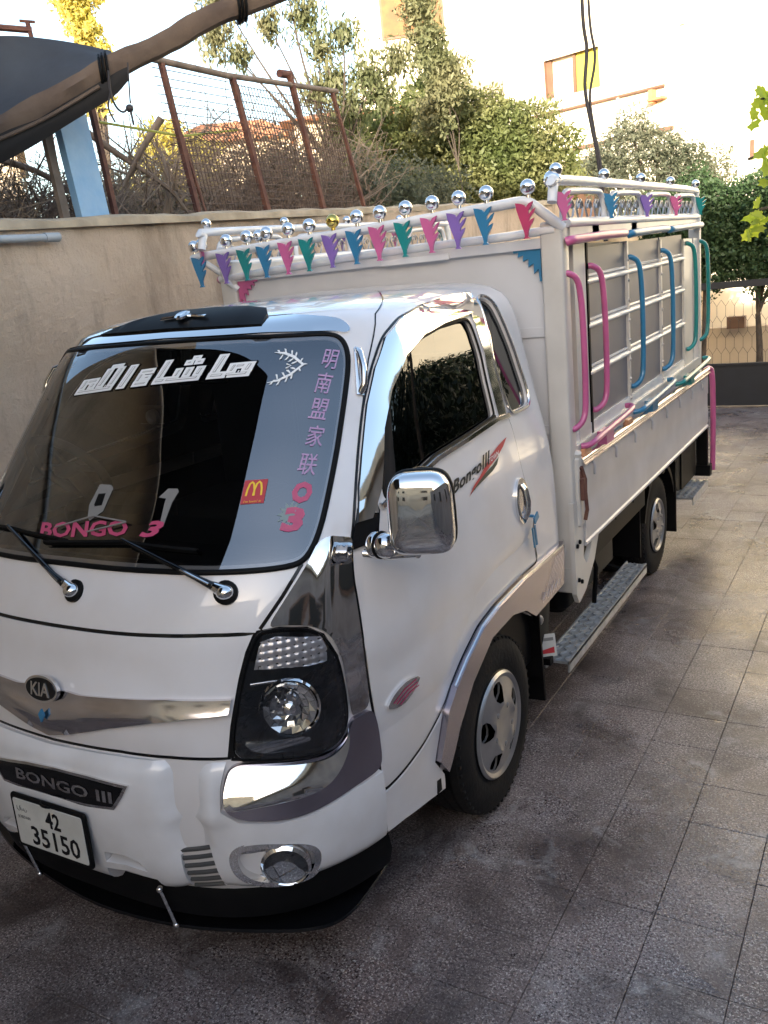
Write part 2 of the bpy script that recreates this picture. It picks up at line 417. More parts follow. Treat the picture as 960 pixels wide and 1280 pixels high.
# ================================================================== SETTING
# floor material: worn terrazzo tiles with dried water marks and oil stains, continuous over the tiles
def floor_mat():
    m = bpy.data.materials.new('yard_tile'); m.use_nodes = True; n = m.node_tree.nodes; l = m.node_tree.links; b = n['Principled BSDF']
    ge = n.new('ShaderNodeNewGeometry'); oi = n.new('ShaderNodeObjectInfo')
    def noise(sc, det=6, rough=.55, dist=0):
        z = n.new('ShaderNodeTexNoise'); z.inputs['Scale'].default_value = sc; z.inputs['Detail'].default_value = det; z.inputs['Roughness'].default_value = rough; z.inputs['Distortion'].default_value = dist
        l.new(ge.outputs['Position'], z.inputs['Vector']); return z.outputs[0]
    def ramp(v, a, b_, c=0., d=1.):
        r = n.new('ShaderNodeMapRange'); r.inputs[1].default_value = a; r.inputs[2].default_value = b_; r.inputs[3].default_value = c; r.inputs[4].default_value = d; l.new(v, r.inputs[0]); return r.outputs[0]
    def mix(f, a, b_, mode='MIX'):
        x = n.new('ShaderNodeMix'); x.data_type = 'RGBA'; x.blend_type = mode
        if isinstance(f, float): x.inputs[0].default_value = f
        else: l.new(f, x.inputs[0])
        for i, q in ((6, a), (7, b_)):
            if isinstance(q, tuple): x.inputs[i].default_value = (*q, 1)
            else: l.new(q, x.inputs[i])
        return x.outputs[2]
    base = mix(ramp(noise(1.9, 9, .68), .38, .64), (.105, .074, .072), (.215, .168, .166))
    base = mix(ramp(oi.outputs['Random'], 0, 1, 0, .45), base, (.235, .212, .212))
    speck = ramp(noise(140, 2, .7), .54, .61); base = mix(speck, base, (.50, .46, .43)); 
    sp2 = ramp(noise(105, 3, .75), .52, .58); base = mix(sp2, base, (.028, .020, .019))
    sp3 = ramp(noise(110, 3, .8), .58, .66, 0, .8); base = mix(sp3, base, (.21, .13, .11))
    oil = ramp(noise(2.3, 8, .65, .6), .47, .64, 0, .78); base = mix(oil, base, (.028, .018, .017)); o2 = ramp(noise(9, 6, .7, .3), .50, .68, 0, .55); base = mix(o2, base, (.11, .078, .070))
    lime = ramp(noise(3.1, 9, .7, 1.4), .56, .70, 0, .50); base = mix(lime, base, (.42, .41, .41))
    l.new(base, b.inputs['Base Color'])
    wet = ramp(noise(1.1, 7, .6, .8), .38, .60, .46, .20); pud = ramp(noise(1.7, 6, .6, 1.2), .64, .66, 1, .12); mm = n.new('ShaderNodeMath'); mm.operation = 'MULTIPLY'; l.new(wet, mm.inputs[0]); l.new(pud, mm.inputs[1]); l.new(mm.outputs[0], b.inputs['Roughness']); b.inputs['Specular IOR Level'].default_value = .55
    bp = n.new('ShaderNodeBump'); bp.inputs['Strength'].default_value = .35; bp.inputs['Distance'].default_value = .004; l.new(noise(70, 6, .7), bp.inputs['Height']); l.new(bp.outputs[0], b.inputs['Normal'])
    return m
MT['tile'] = floor_mat()
MT['mortar'] = mat('mortar_bed', (.06, .045, .04), .85, bump=.4, bscale=50, var=.4, vscale=6)
MT['earth'] = mat('dry_earth', (.34, .27, .19), .95, bump=.5, bscale=12, col2=(.22, .17, .11), vscale=1.5)
MT['paleearth'] = mat('pale_gravel_ground', (.42, .36, .29), .95, bump=.4, bscale=14, col2=(.30, .25, .20), vscale=.8)
def stucco():
    m = bpy.data.materials.new('stained_stucco'); m.use_nodes = True; n = m.node_tree.nodes; l = m.node_tree.links; b = n['Principled BSDF']; b.inputs['Roughness'].default_value = .92; b.inputs['Specular IOR Level'].default_value = .2
    ge = n.new('ShaderNodeNewGeometry'); mp = n.new('ShaderNodeMapping'); l.new(ge.outputs['Position'], mp.inputs[0]); mp.inputs['Scale'].default_value = (1, 1, .28)
    def noise(sc, det, vec, rough=.6):
        z = n.new('ShaderNodeTexNoise'); z.inputs['Scale'].default_value = sc; z.inputs['Detail'].default_value = det; z.inputs['Roughness'].default_value = rough; l.new(vec, z.inputs['Vector']); return z.outputs[0]
    def ramp(v, a, b_, c=0., d=1.):
        r = n.new('ShaderNodeMapRange'); r.inputs[1].default_value = a; r.inputs[2].default_value = b_; r.inputs[3].default_value = c; r.inputs[4].default_value = d; l.new(v, r.inputs[0]); return r.outputs[0]
    def mix(f, a, b_):
        x = n.new('ShaderNodeMix'); x.data_type = 'RGBA'; l.new(f, x.inputs[0])
        for i, q in ((6, a), (7, b_)):
            if isinstance(q, tuple): x.inputs[i].default_value = (*q, 1)
            else: l.new(q, x.inputs[i])
        return x.outputs[2]
    c = mix(ramp(noise(1.3, 6, ge.outputs['Position']), .35, .65), (.62, .49, .38), (.50, .385, .285))
    c = mix(ramp(noise(2.6, 9, mp.outputs[0], .72), .48, .68, 0, .75), c, (.23, .175, .13))
    c = mix(ramp(noise(4.6, 8, mp.outputs[0], .7), .54, .70, 0, .65), c, (.58, .48, .37))
    l.new(c, b.inputs['Base Color'])
    bp = n.new('ShaderNodeBump'); bp.inputs['Strength'].default_value = .9; bp.inputs['Distance'].default_value = .03; l.new(noise(9, 12, ge.outputs['Position'], .72), bp.inputs['Height']); l.new(bp.outputs[0], b.inputs['Normal'])
    return m
MT['stucco'] = stucco()
MT['cap'] = mat('cement_cap', (.47, .38, .27), .9, bump=.4, bscale=25, var=.3, vscale=7)
MT['rust'] = mat('rusty_steel', (.085, .032, .028), .8, bump=.3, bscale=40, col2=(.15, .065, .045), vscale=14)
MT['rustmesh'] = mat('rusty_wire', (.10, .065, .05), .8)
MT['wood'] = mat('weathered_wood', (.26, .20, .16), .85, bump=.4, bscale=30, var=.4, vscale=9)
MT['wrap'] = mat('brown_wrapped_cloth', (.115, .082, .062), .85, bump=.6, bscale=26, col2=(.075, .052, .042), vscale=7)
MT['tarp'] = mat('dark_tarp', (.022, .024, .030), .7, bump=.3, bscale=12, col2=(.036, .042, .052), vscale=3)
MT['bluecol'] = mat('faded_blue_paint', (.20, .40, .66), .6, bump=.2, bscale=20, col2=(.27, .46, .68), vscale=7)
MT['darkstone'] = mat('dark_stone', (.13, .11, .10), .9, bump=.4, bscale=8, var=.4, vscale=2)
MT['sidewall'] = mat('dull_plaster', (.26, .22, .20), .9, bump=.3, bscale=8, var=.3, vscale=2)
MT['tarpedge'] = mat('black_tarp_edge', (.010, .009, .010), .85, bump=.3, bscale=12)
MT['twig'] = mat('dry_twig', (.15, .105, .08), .9, col2=(.26, .20, .15), vscale=1.4)
MT['bark'] = mat('tree_bark', (.085, .065, .05), .9, bump=.6, bscale=20, var=.5, vscale=8)
MT['facade'] = mat('cream_rendered_facade', (.72, .66, .54), .9, bump=.15, bscale=6, var=.08, vscale=.6)
MT['facade2'] = mat('stone_facade', (.55, .45, .33), .9, bump=.3, bscale=5, var=.25, vscale=1.2)
MT['terra'] = mat('terracotta', (.52, .22, .11), .8, var=.3, vscale=4)
MT['brown'] = mat('brown_shutter', (.16, .09, .06), .7, var=.2)
MT['orangewood'] = mat('orange_wood', (.22, .09, .025), .7, col2=(.12, .055, .02), vscale=3)
MT['yellowpane'] = mat('yellow_curtain', (.40, .40, .07), .5, var=.1)
MT['palepane'] = mat('white_curtain', (.75, .74, .68), .4)
MT['gate'] = mat('gate_black', (.010, .012, .017), .6, var=.3, vscale=6)
MT['wire'] = mat('dark_wire', (.05, .05, .05), .5, .4)
MT['pipe'] = mat('grey_pipe', (.42, .46, .50), .5, var=.2, vscale=12)
MT['cable'] = mat('black_cable', (.03, .025, .03), .6)
MT['steelpole'] = mat('pale_steel_pole', (.25, .24, .23), .5, .2)
MT['darkroom'] = mat('dark_room', (.03, .025, .02), .9)
def leafmat(name, c1, c2, tr=.35, sc=1.2):
    m = mat(name, c1, .55, spec=.35, col2=c2, vscale=sc); n = m.node_tree.nodes; l = m.node_tree.links; b = n['Principled BSDF']; out = n['Material Output']
    t = n.new('ShaderNodeBsdfTranslucent'); mx = n.new('ShaderNodeMixShader'); mx.inputs[0].default_value = tr
    src = b.inputs['Base Color'].links[0].from_socket; hv = n.new('ShaderNodeHueSaturation'); hv.inputs['Value'].default_value = 1.5; hv.inputs['Saturation'].default_value = 1.1
    l.new(src, hv.inputs['Color']); l.new(hv.outputs[0], t.inputs[0]); l.new(b.outputs[0], mx.inputs[1]); l.new(t.outputs[0], mx.inputs[2]); l.new(mx.outputs[0], out.inputs[0]); return m
MT['leaf_euc'] = leafmat('gum_leaf', (.11, .135, .06), (.21, .20, .11))
MT['leaf_bush'] = leafmat('olive_green_leaf', (.095, .125, .040), (.20, .20, .085))
MT['leaf_dark'] = leafmat('dark_street_leaf', (.010, .018, .009), (.018, .028, .014), .1)  # leaf colour darkened for the trees mirrored in the door glass
MT['leaf_olive'] = leafmat('silver_olive_leaf', (.09, .105, .07), (.16, .17, .12))
MT['leaf_hedge'] = leafmat('dark_hedge_leaf', (.025, .055, .022), (.05, .085, .035), .2)
MT['leaf_yellow'] = leafmat('yellow_leaf', (.42, .38, .10), (.55, .48, .16), .45)
MT['leaf_fig'] = leafmat('bright_vine_leaf', (.26, .36, .04), (.42, .48, .08), .55)
MT['leaf_brush'] = leafmat('dusty_brush_leaf', (.17, .15, .10), (.24, .19, .13))

# ---- ground
gnd = mesh('ground', [(-400, -400, -.03), (400, -400, -.03), (400, 700, -.03), (-400, 700, -.03)], [(0, 1, 2, 3)], 'paleearth'); tag(gnd, kind='structure')
yard = mesh('yard_floor', [(-1.9, -9, -.010), (7, -9, -.010), (7, 9.35, -.010), (-1.9, 9.35, -.010)], [(0, 1, 2, 3)], 'mortar'); tag(yard, kind='structure')
TS = .26
def tile_mesh():
    mb = MB(); h = TS/2-.0008; b = .0014
    mb.add([(-h, -h, -.012), (h, -h, -.012), (h, h, -.012), (-h, h, -.012), (-h, -h, -.0015), (h, -h, -.0015), (h, h, -.0015), (-h, h, -.0015), (-h+b, -h+b, 0), (h-b, -h+b, 0), (h-b, h-b, 0), (-h+b, h-b, 0)],
           [(0, 1, 5, 4), (1, 2, 6, 5), (2, 3, 7, 6), (3, 0, 4, 7), (4, 5, 9, 8), (5, 6, 10, 9), (6, 7, 11, 10), (7, 4, 8, 11), (8, 9, 10, 11)])
    return mb
tm = tile_mesh(); me = bpy.data.meshes.new('tile'); me.from_pydata(tm.v, [], tm.f); me.materials.append(MT['tile'])
cells = []
for i in range(-12, 24):
    for j in range(-34, 38):
        x = 1.0+.13+TS*i; y = -.38+.13+TS*j
        if x < -1.78 or x > 6.9 or y > 9.25 or y < -8.9: continue
        d = Vector((x, y, 0))-CP; z = d.dot(f_); vis = z > .2
        if vis:
            u = 480+1100.3*d.dot(r2_)/z; v = 640-1100.3*d.dot(u2_)/z; vis = -20 < u < 980 and -20 < v < 1310
        if vis and abs(x) < .72 and -1.0 < y < 3.8: vis = False
        if vis and x < -.72 and y > -1.0: vis = False
        cells.append((not vis, d.length, x, y))
cells.sort(); tf = MB(); nt = 0; trr = random.Random(3)
for k, (nv, d, x, y) in enumerate(cells):
    dz = trr.uniform(-.0012, .0012); rx, ry = trr.uniform(-.004, .004), trr.uniform(-.004, .004)
    if k < 298 and not nv:
        o = bpy.data.objects.new('tile', me); o.location = (x, y, dz); o.rotation_euler = (rx, ry, trr.choice((0, math.pi/2, math.pi))); link(o, yard)
    else:
        R_ = Matrix.Rotation(rx, 3, 'X') @ Matrix.Rotation(ry, 3, 'Y'); tf.add([R_ @ Vector(p)+Vector((x, y, dz)) for p in tm.v], tm.f)
tag(tf.build('tile_field', 'tile', yard), kind='stuff')
# raised garden behind the wall, rising to low hills
n_ = 40; V = []; F = []
gx = np.linspace(-1.97, -60, n_)
gy = np.linspace(-12, 60, 50)
for j, y in enumerate(gy):
    for i in range(n_):
        x = -1.97-((i/(n_-1))**2)*60
        V.append((x, y, 2.25+.06*math.sin(x*1.7+y)+.04*math.sin(y*3.1)+.035*max(0, y)*.2+max(0, -x-8)*.035))
for j in range(49):
    for i in range(n_-1): F.append((j*n_+i, (j+1)*n_+i, (j+1)*n_+i+1, j*n_+i+1))
b = len(V)
for j, y in enumerate(gy): V.append((-1.97, y, -.02))
for j in range(49): F.append((j*n_, b+j, b+j+1, (j+1)*n_))
tag(mesh('garden_terrain', V, F, 'earth', None, 40), kind='structure')
# ---- boundary wall
wl_ = thing('boundary_wall', 'tan stained stucco wall behind the truck', 'wall', (-1.85, 0, 0))
top = lambda y: 2.43+.037*y
V = []; F = []; ny, nz = 150, 22; r7 = np.random.default_rng(5)
dx = r7.normal(0, .006, (ny+1, nz+1))
for i in range(ny+1):
    y = -8+17.35*i/ny
    for j in range(nz+1): V.append((-1.75+.018*math.sin(y*1.3+j*.4)+dx[i, j], y, top(y)*j/nz))
for i in range(ny):
    for j in range(nz): q = i*(nz+1)+j; F.append((q, q+nz+1, q+nz+2, q+1))
F = [q for q in F]
mesh('plaster_face', V, F, 'stucco', wl_, 180)
V = []; 
for i in range(ny+1):
    y = -8+17.35*i/ny; t = top(y); e = .004*math.sin(y*7)+.003*math.sin(y*17+1)+r7.normal(0, .003)
    V += [(-1.725+dx[i, 3], y, t-.03), (-1.73, y, t+.01+e), (-1.80, y, t+.03+e), (-1.96, y, t+.03+e*.6), (-1.98, y, t-.05)]
F = [(i*5+k, (i+1)*5+k, (i+1)*5+k+1, i*5+k+1) for i in range(ny) for k in range(4)]
mesh('wall_cap', V, F, 'cap', wl_, 60)
MB().bbox((-1.97, -8, 0), (-1.80, 9.35, 2.12)).build('wall_core', 'cap', wl_)
tag(MB().tube([(-1.70, -3, 2.30), (-1.70, .50, 2.372)], .020, 10).tube([(-1.70, .48, 2.372), (-1.70, .57, 2.374)], .024, 10).build('pipe', 'pipe', None, 60), 'pale grey pipe running along the top of the tan wall at left', 'pipe')
# ---- rusty fence on the wall
fe = thing('rusty_fence', 'leaning rusty wire fence on top of the tan wall', 'fence', (-2.0, 2.6, 2.5))
posts = [((1.29, 2.48), (1.23, 3.18), .022), ((2.04, 2.50), (1.88, 3.46), .024), ((2.82, 2.52), (2.58, 3.47), .028), ((3.57, 2.55), (3.29, 3.56), .028), ((4.22, 2.60), (3.87, 3.52), .020), ((2.12, 2.5), (1.97, 3.05), .012)]
for (ya, za), (yb, zb), r in posts:
    mb = MB(); d = Vector((0, yb-ya, zb-za)); R_ = d.to_track_quat('Z', 'Y').to_matrix(); mb.box(((-2.0), (ya+yb)/2, (za+zb)/2), (r*1.35, r*1.35, d.length), R_)
    mb.build('post', 'rust', fe)
for a, b, r, m in (((-2.0, 1.70, 3.46), (-2.0, 2.6, 3.46), .022, 'wood'), ((-2.0, 2.5, 3.46), (-2.0, 3.95, 3.53), .020, 'wood'), ((-2.03, 3.2, 3.57), (-2.03, 3.35, 3.58), .03, 'rust')):
    MB().tube([a, b], r, 8).build('rail', m, fe, 60)
MB().tube([(-2.02, 1.3, 3.05), (-2.02, 2.0, 3.03), (-2.02, 2.6, 3.12)], .008, 5).build('rope', 'yellowpane', fe)
mb = MB(); rr = random.Random(11)
for (y0, y1) in ((1.95, 2.70), (2.70, 3.45), (3.45, 4.1)):
    n = int((y1-y0)/.035)
    for k in range(n):
        y = y0+(y1-y0)*k/n; top_ = 3.42 if y0 > 2 else 2.95+.3*(y-1.95)
        mb.tube([(-2.0+rr.uniform(-.01, .01), y+.07, 2.52), (-2.0, y, 3.0), (-2.0, y-.13, top_)], .0035, 3)
    for z in np.arange(2.56, 3.42, .05): mb.tube([(-2.0, y0-.02-(z-2.5)*.15, z), (-2.0, y1-.02-(z-2.5)*.15, z+.01)], .0035, 3)
tag(mb.build('wire_mesh', 'rustmesh', fe), kind='stuff')
# ---- blue pillar and pale strip
mb = MB(); mb.add([], []); P_ = [(-1.88, .86, 2.42), (-1.88, 1.09, 2.42), (-1.80, 1.05, 3.45), (-1.80, .84, 3.45)]
o = MB().box((-1.88, .975, 2.73), (.05, .205, .60), Matrix.Rotation(math.radians(5.5), 3, 'X')).build('blue_column', 'bluecol'); tag(o, 'faded light blue steel column standing on the tan wall at left', 'column')
o = MB().box((-1.93, .82, 2.80), (.03, .05, .70), Matrix.Rotation(math.radians(4), 3, 'X')).build('wooden_post', 'wood'); tag(o, 'thin pale wooden post just left of the blue column', 'post')
# ---- shade awning: wrapped beam, tarp, straps
aw_ = thing('awning', 'dark sagging tarp awning hung from a brown wrapped beam, top left', 'awning', (-1.5, .9, 3.0))
bpts = smoothpath([(-2.25, .15, 2.72), (-1.98, .42, 2.88), (-1.72, .68, 3.035), (-1.52, .90, 3.175), (-1.30, 1.11, 3.285), (-1.10, 1.27, 3.395), (-.82, 1.48, 3.50), (-.3, 1.95, 3.72), (.2, 2.4, 3.92)], 5)
mb = MB(); n = len(bpts); V = []; 
for i, p in enumerate(bpts):
    w = .052+.004*math.sin(i*.9)+.002*math.sin(i*2.3); k = .9 if i < 8 else 1
    V += [Vector(p)+Vector((.03, -.03, w*k)), Vector(p)+Vector((.045, -.045, 0)), Vector(p)+Vector((.03, -.03, -w*k)), Vector(p)+Vector((-.03, .03, -w*k)), Vector(p)+Vector((-.03, .03, w*k))]
F = [(i*5+k, i*5+(k+1) % 5, (i+1)*5+(k+1) % 5, (i+1)*5+k) for i in range(n-1) for k in range(5)]
mesh('wrapped_beam', V, [q[::-1] for q in F], 'wrap', aw_, 50)
for c in (17.0, 31.0):
    i = int(c*.93); p = Vector(bpts[i]); d = (Vector(bpts[i+1])-Vector(bpts[i-1])).normalized()
    mb = MB()
    for q in (-.018, .0, .02): mb.tube([p+d*q+Vector((.05*math.cos(a)-.0, -.05*math.cos(a), .082*math.sin(a))) for a in np.linspace(0, 2*math.pi, 16, endpoint=False)], .008, 5, closed=True)
    mb.build('strap', 'black', aw_)
# tarp: canopy toward the camera's left, back eave, and hanging edge
def sheet(rows, nm, m, n=10, wob=.015):
    R = [smoothpath(r, n) for r in rows]; k = len(R[0]); V = []; F = []; rw = random.Random(4)
    cols = [smoothpath([R[j][i] for j in range(len(R))], n) for i in range(k)]; h = len(cols[0])
    for i in range(k):
        for j in range(h): p = cols[i][j]; V.append((p[0], p[1], p[2]+wob*math.sin(i*.7+j*.5)*math.sin(j*.8)))
    for i in range(k-1):
        for j in range(h-1): F.append((i*h+j, (i+1)*h+j, (i+1)*h+j+1, i*h+j+1))
    return mesh(nm, V, F, m, aw_, 180)
sheet([[(-1.75, -6, 3.6), (-.8, -6, 3.5), (.25, -5.5, 3.6)], [(-1.75, -3.5, 3.55), (-.7, -3.5, 3.4), (.30, -3.5, 3.5)], [(-1.75, -.58, 3.62), (-.75, -.78, 3.48), (.06, -1.22, 3.45)]], 'tarp_roof', 'tarp', 6)
sheet([[(-2.30, .14, 2.70), (-1.99, .43, 2.88), (-1.72, .70, 3.04), (-1.50, .94, 3.19)], [(-2.50, .42, 3.10), (-2.14, .66, 3.17), (-1.87, .88, 3.25), (-1.60, 1.05, 3.28)], [(-2.75, .55, 3.50), (-2.22, .82, 3.47), (-2.0, 1.03, 3.445), (-1.74, 1.20, 3.36)]], 'tarp_eave', 'tarp', 6, .008)
sheet([[(-2.3, .17, 2.80), (-1.93, .42, 2.90), (-1.70, .66, 3.02), (-1.50, .86, 3.14), (-1.40, .95, 3.18)], [(-2.3, .14, 2.66), (-1.93, .39, 2.80), (-1.70, .63, 2.93), (-1.50, .84, 3.07), (-1.40, .94, 3.15)], [(-2.3, .17, 2.58), (-1.93, .42, 2.73), (-1.70, .66, 2.885), (-1.50, .86, 3.02), (-1.40, .95, 3.12)]], 'tarp_edge', 'tarpedge', 5, .004)
mb = MB(); mb.tube(smoothpath([(-2.3, .14, 2.69), (-1.93, .385, 2.83), (-1.70, .62, 2.95), (-1.50, .83, 3.09)], 5), .010, 6); mb.build('piping', 'wrap', aw_)
hk = MB(); hk.tube(smoothpath([(-1.39, .80, 3.14), (-1.40, .80, 3.04), (-1.385, .81, 2.97), (-1.36, .83, 2.945), (-1.335, .85, 2.975)], 5), .006, 6); hk.tube([(-1.31, .86, 3.17), (-1.325, .86, 3.06), (-1.335, .86, 2.985)], .004, 5); hk.sphere((-1.335, .85, 2.96), .020, 8, 6); hk.tube(smoothpath([(-1.40, .80, 3.04), (-1.42, .79, 2.97), (-1.40, .80, 2.90)], 4), .005, 5); hk.tube([(-1.33, .85, 2.95), (-1.325, .85, 2.88)], .006, 5)
tag(hk.build('hanging_hook', 'cable', None, 60), 'black wire hook dangling below the brown wrapped beam', 'hook')
an = MB(); an.tube([(-3.35, 1.62, 3.90), (-3.12, 1.90, 3.87)], .022, 6); an.tube([(-3.13, 1.88, 3.92), (-3.12, 1.90, 3.70)], .016, 6); an.tube([(-3.17, 1.85, 3.93), (-3.10, 1.92, 3.92)], .01, 5); an.tube([(-3.12, 1.9, 3.7), (-3.12, 1.9, 2.3)], .016, 6)
tag(an.build('metal_bracket', 'rust', None, 50), 'dark metal arm sticking up above the tarp awning at far left', 'bracket')
# ---- hanging cables
for pts, r, lab in (([(.40, 2.9, 4.6), (.39, 2.89, 3.47), (.405, 2.9, 3.21), (.39, 2.89, 2.99), (.42, 2.9, 2.77), (.45, 2.91, 2.58), (.46, 2.91, 2.39), (.475, 2.92, 2.10)], .011, 'thicker of the two dark cables hanging down into the truck bed'),
                    ([(.43, 2.9, 4.6), (.425, 2.9, 3.46), (.45, 2.91, 3.16), (.415, 2.9, 2.95), (.43, 2.91, 2.76), (.462, 2.905, 2.58), (.475, 2.905, 2.39), (.485, 2.92, 2.10)], .008, 'thinner of the two dark cables hanging down into the truck bed')):
    tag(MB().tube(smoothpath(pts, 8), r, 7).build('cable', 'cable', None, 60), lab, 'cable', 'cables hanging over the truck bed')
# ---- gate
ga = thing('gate', 'black steel gate with honeycomb wire beyond the truck', 'gate', (1.5, 9.3, 0))
MB().bbox((-1.75, 9.29, .015), (4.6, 9.31, .53)).build('lower_panel', 'gate', ga)
mb = MB(); mb.bbox((-1.75, 9.26, 1.50), (4.6, 9.33, 1.58)); mb.build('top_rail', 'gate', ga); MB().bbox((-1.75, 9.27, .53), (4.6, 9.33, .56)).build('mid_rail', 'gate', ga)
for x in (-1.70, 1.35, 4.55): MB().bbox((x-.03, 9.27, 0), (x+.03, 9.33, 1.6)).build('post', 'gate', ga)
mb = MB(); cw, chh = .105, .20
for i in range(60):
    x = -1.7+i*cw
    for j in range(6):
        z = .56+j*chh; off = .5*cw if j % 2 else 0; xx = x+off
        if z+chh > 1.52: continue
        mb.tube([(xx, 9.3, z), (xx, 9.3, z+chh*.6)], .0028, 3, caps=False)
        mb.tube([(xx, 9.3, z+chh*.6), (xx+cw/2, 9.3, z+chh)], .0028, 3, caps=False); mb.tube([(xx, 9.3, z+chh*.6), (xx-cw/2, 9.3, z+chh)], .0028, 3, caps=False)
tag(mb.build('wire_mesh', 'wire', ga), kind='stuff')
mb = MB()
for k in range(30): x = -1.6+.21*k; mb.tube([(x, 9.305, .56), (x, 9.305, 1.5)], .006, 4)
# right-hand garden wall of the yard (outside the frame, seen in reflections)
sw_ = MB().bbox((5.6, 4.5, 0), (5.8, 9.3, 1.7)).build('side_wall', 'darkstone'); tag(sw_, 'dark stone wall closing the open side of the yard', 'wall')
hw_ = MB().bbox((-5.5, -8, 2.2), (-1.76, -.55, 4.1)).build('added_side_building', 'stucco'); tag(hw_, 'unseen stucco building added left of the frame for its tan reflection in the windscreen', 'building')  # added out of frame to put a tan reflection in the windscreen

oh = thing('added_side_house', 'unseen dull plastered house added along the open side of the yard to dim the door side', 'house', (7, -2, 0))  # added unseen house that keeps sky light off the door side
MB().bbox((5.2, -10, 0), (9, 4.2, 3.3)).build('wall', 'sidewall', oh); MB().bbox((5.0, -10.2, 3.3), (9.2, 4.4, 3.5)).build('parapet', 'cap', oh)
for y in (-7, -3.5, 0, 2.6):
    w_ = MB().bbox((5.14, y-.5, 1.0), (5.2, y+.5, 2.3)).build('window', 'brown', oh); MB().bbox((5.11, y-.42, 1.08), (5.14, y+.42, 2.22)).build('pane', 'darkroom', w_)
# ---- foliage helpers
def leaf_mesh(name, centers, radii, n, size, m, parent=None, droop=0., asp=2.2, seed=1, flat=.8, shell=.5):
    r = np.random.default_rng(seed); C = np.array(centers, float); Rr = np.array(radii, float).reshape(len(C), -1)
    if Rr.shape[1] == 1: Rr = np.repeat(Rr, 3, 1)*[1, 1, flat]
    wgt = Rr.prod(1)**(.67); k = r.choice(len(C), n, p=wgt/wgt.sum())
    d = r.normal(size=(n, 3)); d /= np.linalg.norm(d, axis=1)[:, None]; rad = shell+(1-shell)*r.random(n); rad = np.where(r.random(n) < .25, r.random(n), rad)
    rad = rad*(1+.22*np.sin(d[:, 0]*5+k)+.18*np.sin(d[:, 2]*7+k*2.1)+.12*np.sin(d[:, 1]*11+k))
    P = C[k]+d*Rr[k]*rad[:, None]
    a = r.normal(size=(n, 3)); a[:, 2] -= droop*2; a /= np.linalg.norm(a, axis=1)[:, None]
    b = np.cross(a, r.normal(size=(n, 3))); b /= np.linalg.norm(b, axis=1)[:, None]
    s = size*(.6+.8*r.random(n))[:, None]; L = a*s; Wd = b*s/asp; nn = np.cross(a, b)*s*.12
    V = np.stack([P-L*.5, P+Wd*.5+nn, P+L*.5, P-Wd*.5+nn], 1).reshape(-1, 3)
    if parent is not None: V = V-np.array(wpos(parent))
    me = bpy.data.meshes.new(name); me.vertices.add(4*n); me.vertices.foreach_set('co', V.ravel()); me.loops.add(4*n); me.loops.foreach_set('vertex_index', np.arange(4*n)); me.polygons.add(n); me.polygons.foreach_set('loop_start', np.arange(n)*4)
    me.materials.append(MT[m]); me.update(calc_edges=True); me.validate()
    return link(bpy.data.objects.new(name, me), parent)
def limbs(base, tips, r0, seed=1, wob=.12):
    rr = random.Random(seed); mb = MB(); base = Vector(base); fork = None
    cen = sum((Vector(t) for t in tips), Vector())/len(tips); h = cen-base; f0 = base+h*.45+Vector((rr.uniform(-wob, wob), rr.uniform(-wob, wob), 0))
    pts = smoothpath([base, base+(f0-base)*.5+Vector((rr.uniform(-wob, wob)*.5, 0, 0)), f0], 4); n = len(pts); mb.tube(pts, r0, 8, rr=[r0*(1.15-.5*i/n) for i in range(n)])
    for t in tips:
        t = Vector(t); m_ = f0+(t-f0)*.5+Vector((rr.uniform(-wob, wob), rr.uniform(-wob, wob), rr.uniform(0, wob))); p = smoothpath([f0, m_, t], 4); n = len(p)
        mb.tube(p, r0*.5, 5, rr=[r0*.55*(1-.85*i/n) for i in range(n)])
        for q in range(5):
            a = Vector(p[min(n-1, 3+q)]); mb.tube([a, a+Vector((rr.uniform(-.3, .3), rr.uniform(-.3, .3), rr.uniform(-.05, .35)))], r0*.1, 3, rr=[r0*.12, r0*.03])
    return mb
def tree(name, label, cat, base, centers, radii, n, size, leaf, r0, seed, group=None, **k):
    t = thing(name, label, cat, base, group)
    limbs(base, [c for c in centers][:: max(1, len(centers)//9)], r0, seed).build('trunk', 'bark', t, 60)
    leaf_mesh('crown', centers, radii, n, size, leaf, t, seed=seed, **k); return t
def away(pts, k): return [tuple(CP+(Vector(p)-CP)*k) for p in pts]
# tall gum tree behind the fence
E_ = away([(-3.47, 4.31, 4.30), (-3.31, 4.43, 4.12), (-3.05, 4.58, 4.36), (-2.8, 4.79, 4.40), (-2.70, 4.85, 4.10), (-2.5, 4.98, 4.22), (-2.6, 4.92, 3.85), (-2.34, 5.07, 3.86), (-2.1, 5.22, 3.96), (-2.25, 5.13, 3.68), (-2.57, 4.94, 3.5), (-2.44, 5.01, 3.15), (-2.9, 4.7, 4.75), (-3.4, 4.4, 4.6), (-2.75, 4.8, 3.75), (-2.5, 4.98, 3.6), (-2.62, 4.9, 3.35)], 1.12)
tree('gum_tree', 'tall sparse tree with hanging leaves rising behind the rusty fence', 'tree', (-3.0, 5.75, 2.3), E_, [(.20, .2, .30), (.16, .16, .16), (.16, .2, .22), (.24, .2, .26), (.16, .2, .2), (.22, .2, .2), (.2, .2, .2), (.26, .2, .22), (.26, .2, .25), (.24, .2, .24), (.24, .2, .26), (.2, .2, .2), (.3, .3, .3), (.3, .3, .3), (.24, .2, .22), (.24, .2, .26), (.24, .2, .24)], 9500, .075, 'leaf_euc', .035, 3, droop=.9, asp=3.0, shell=.1)
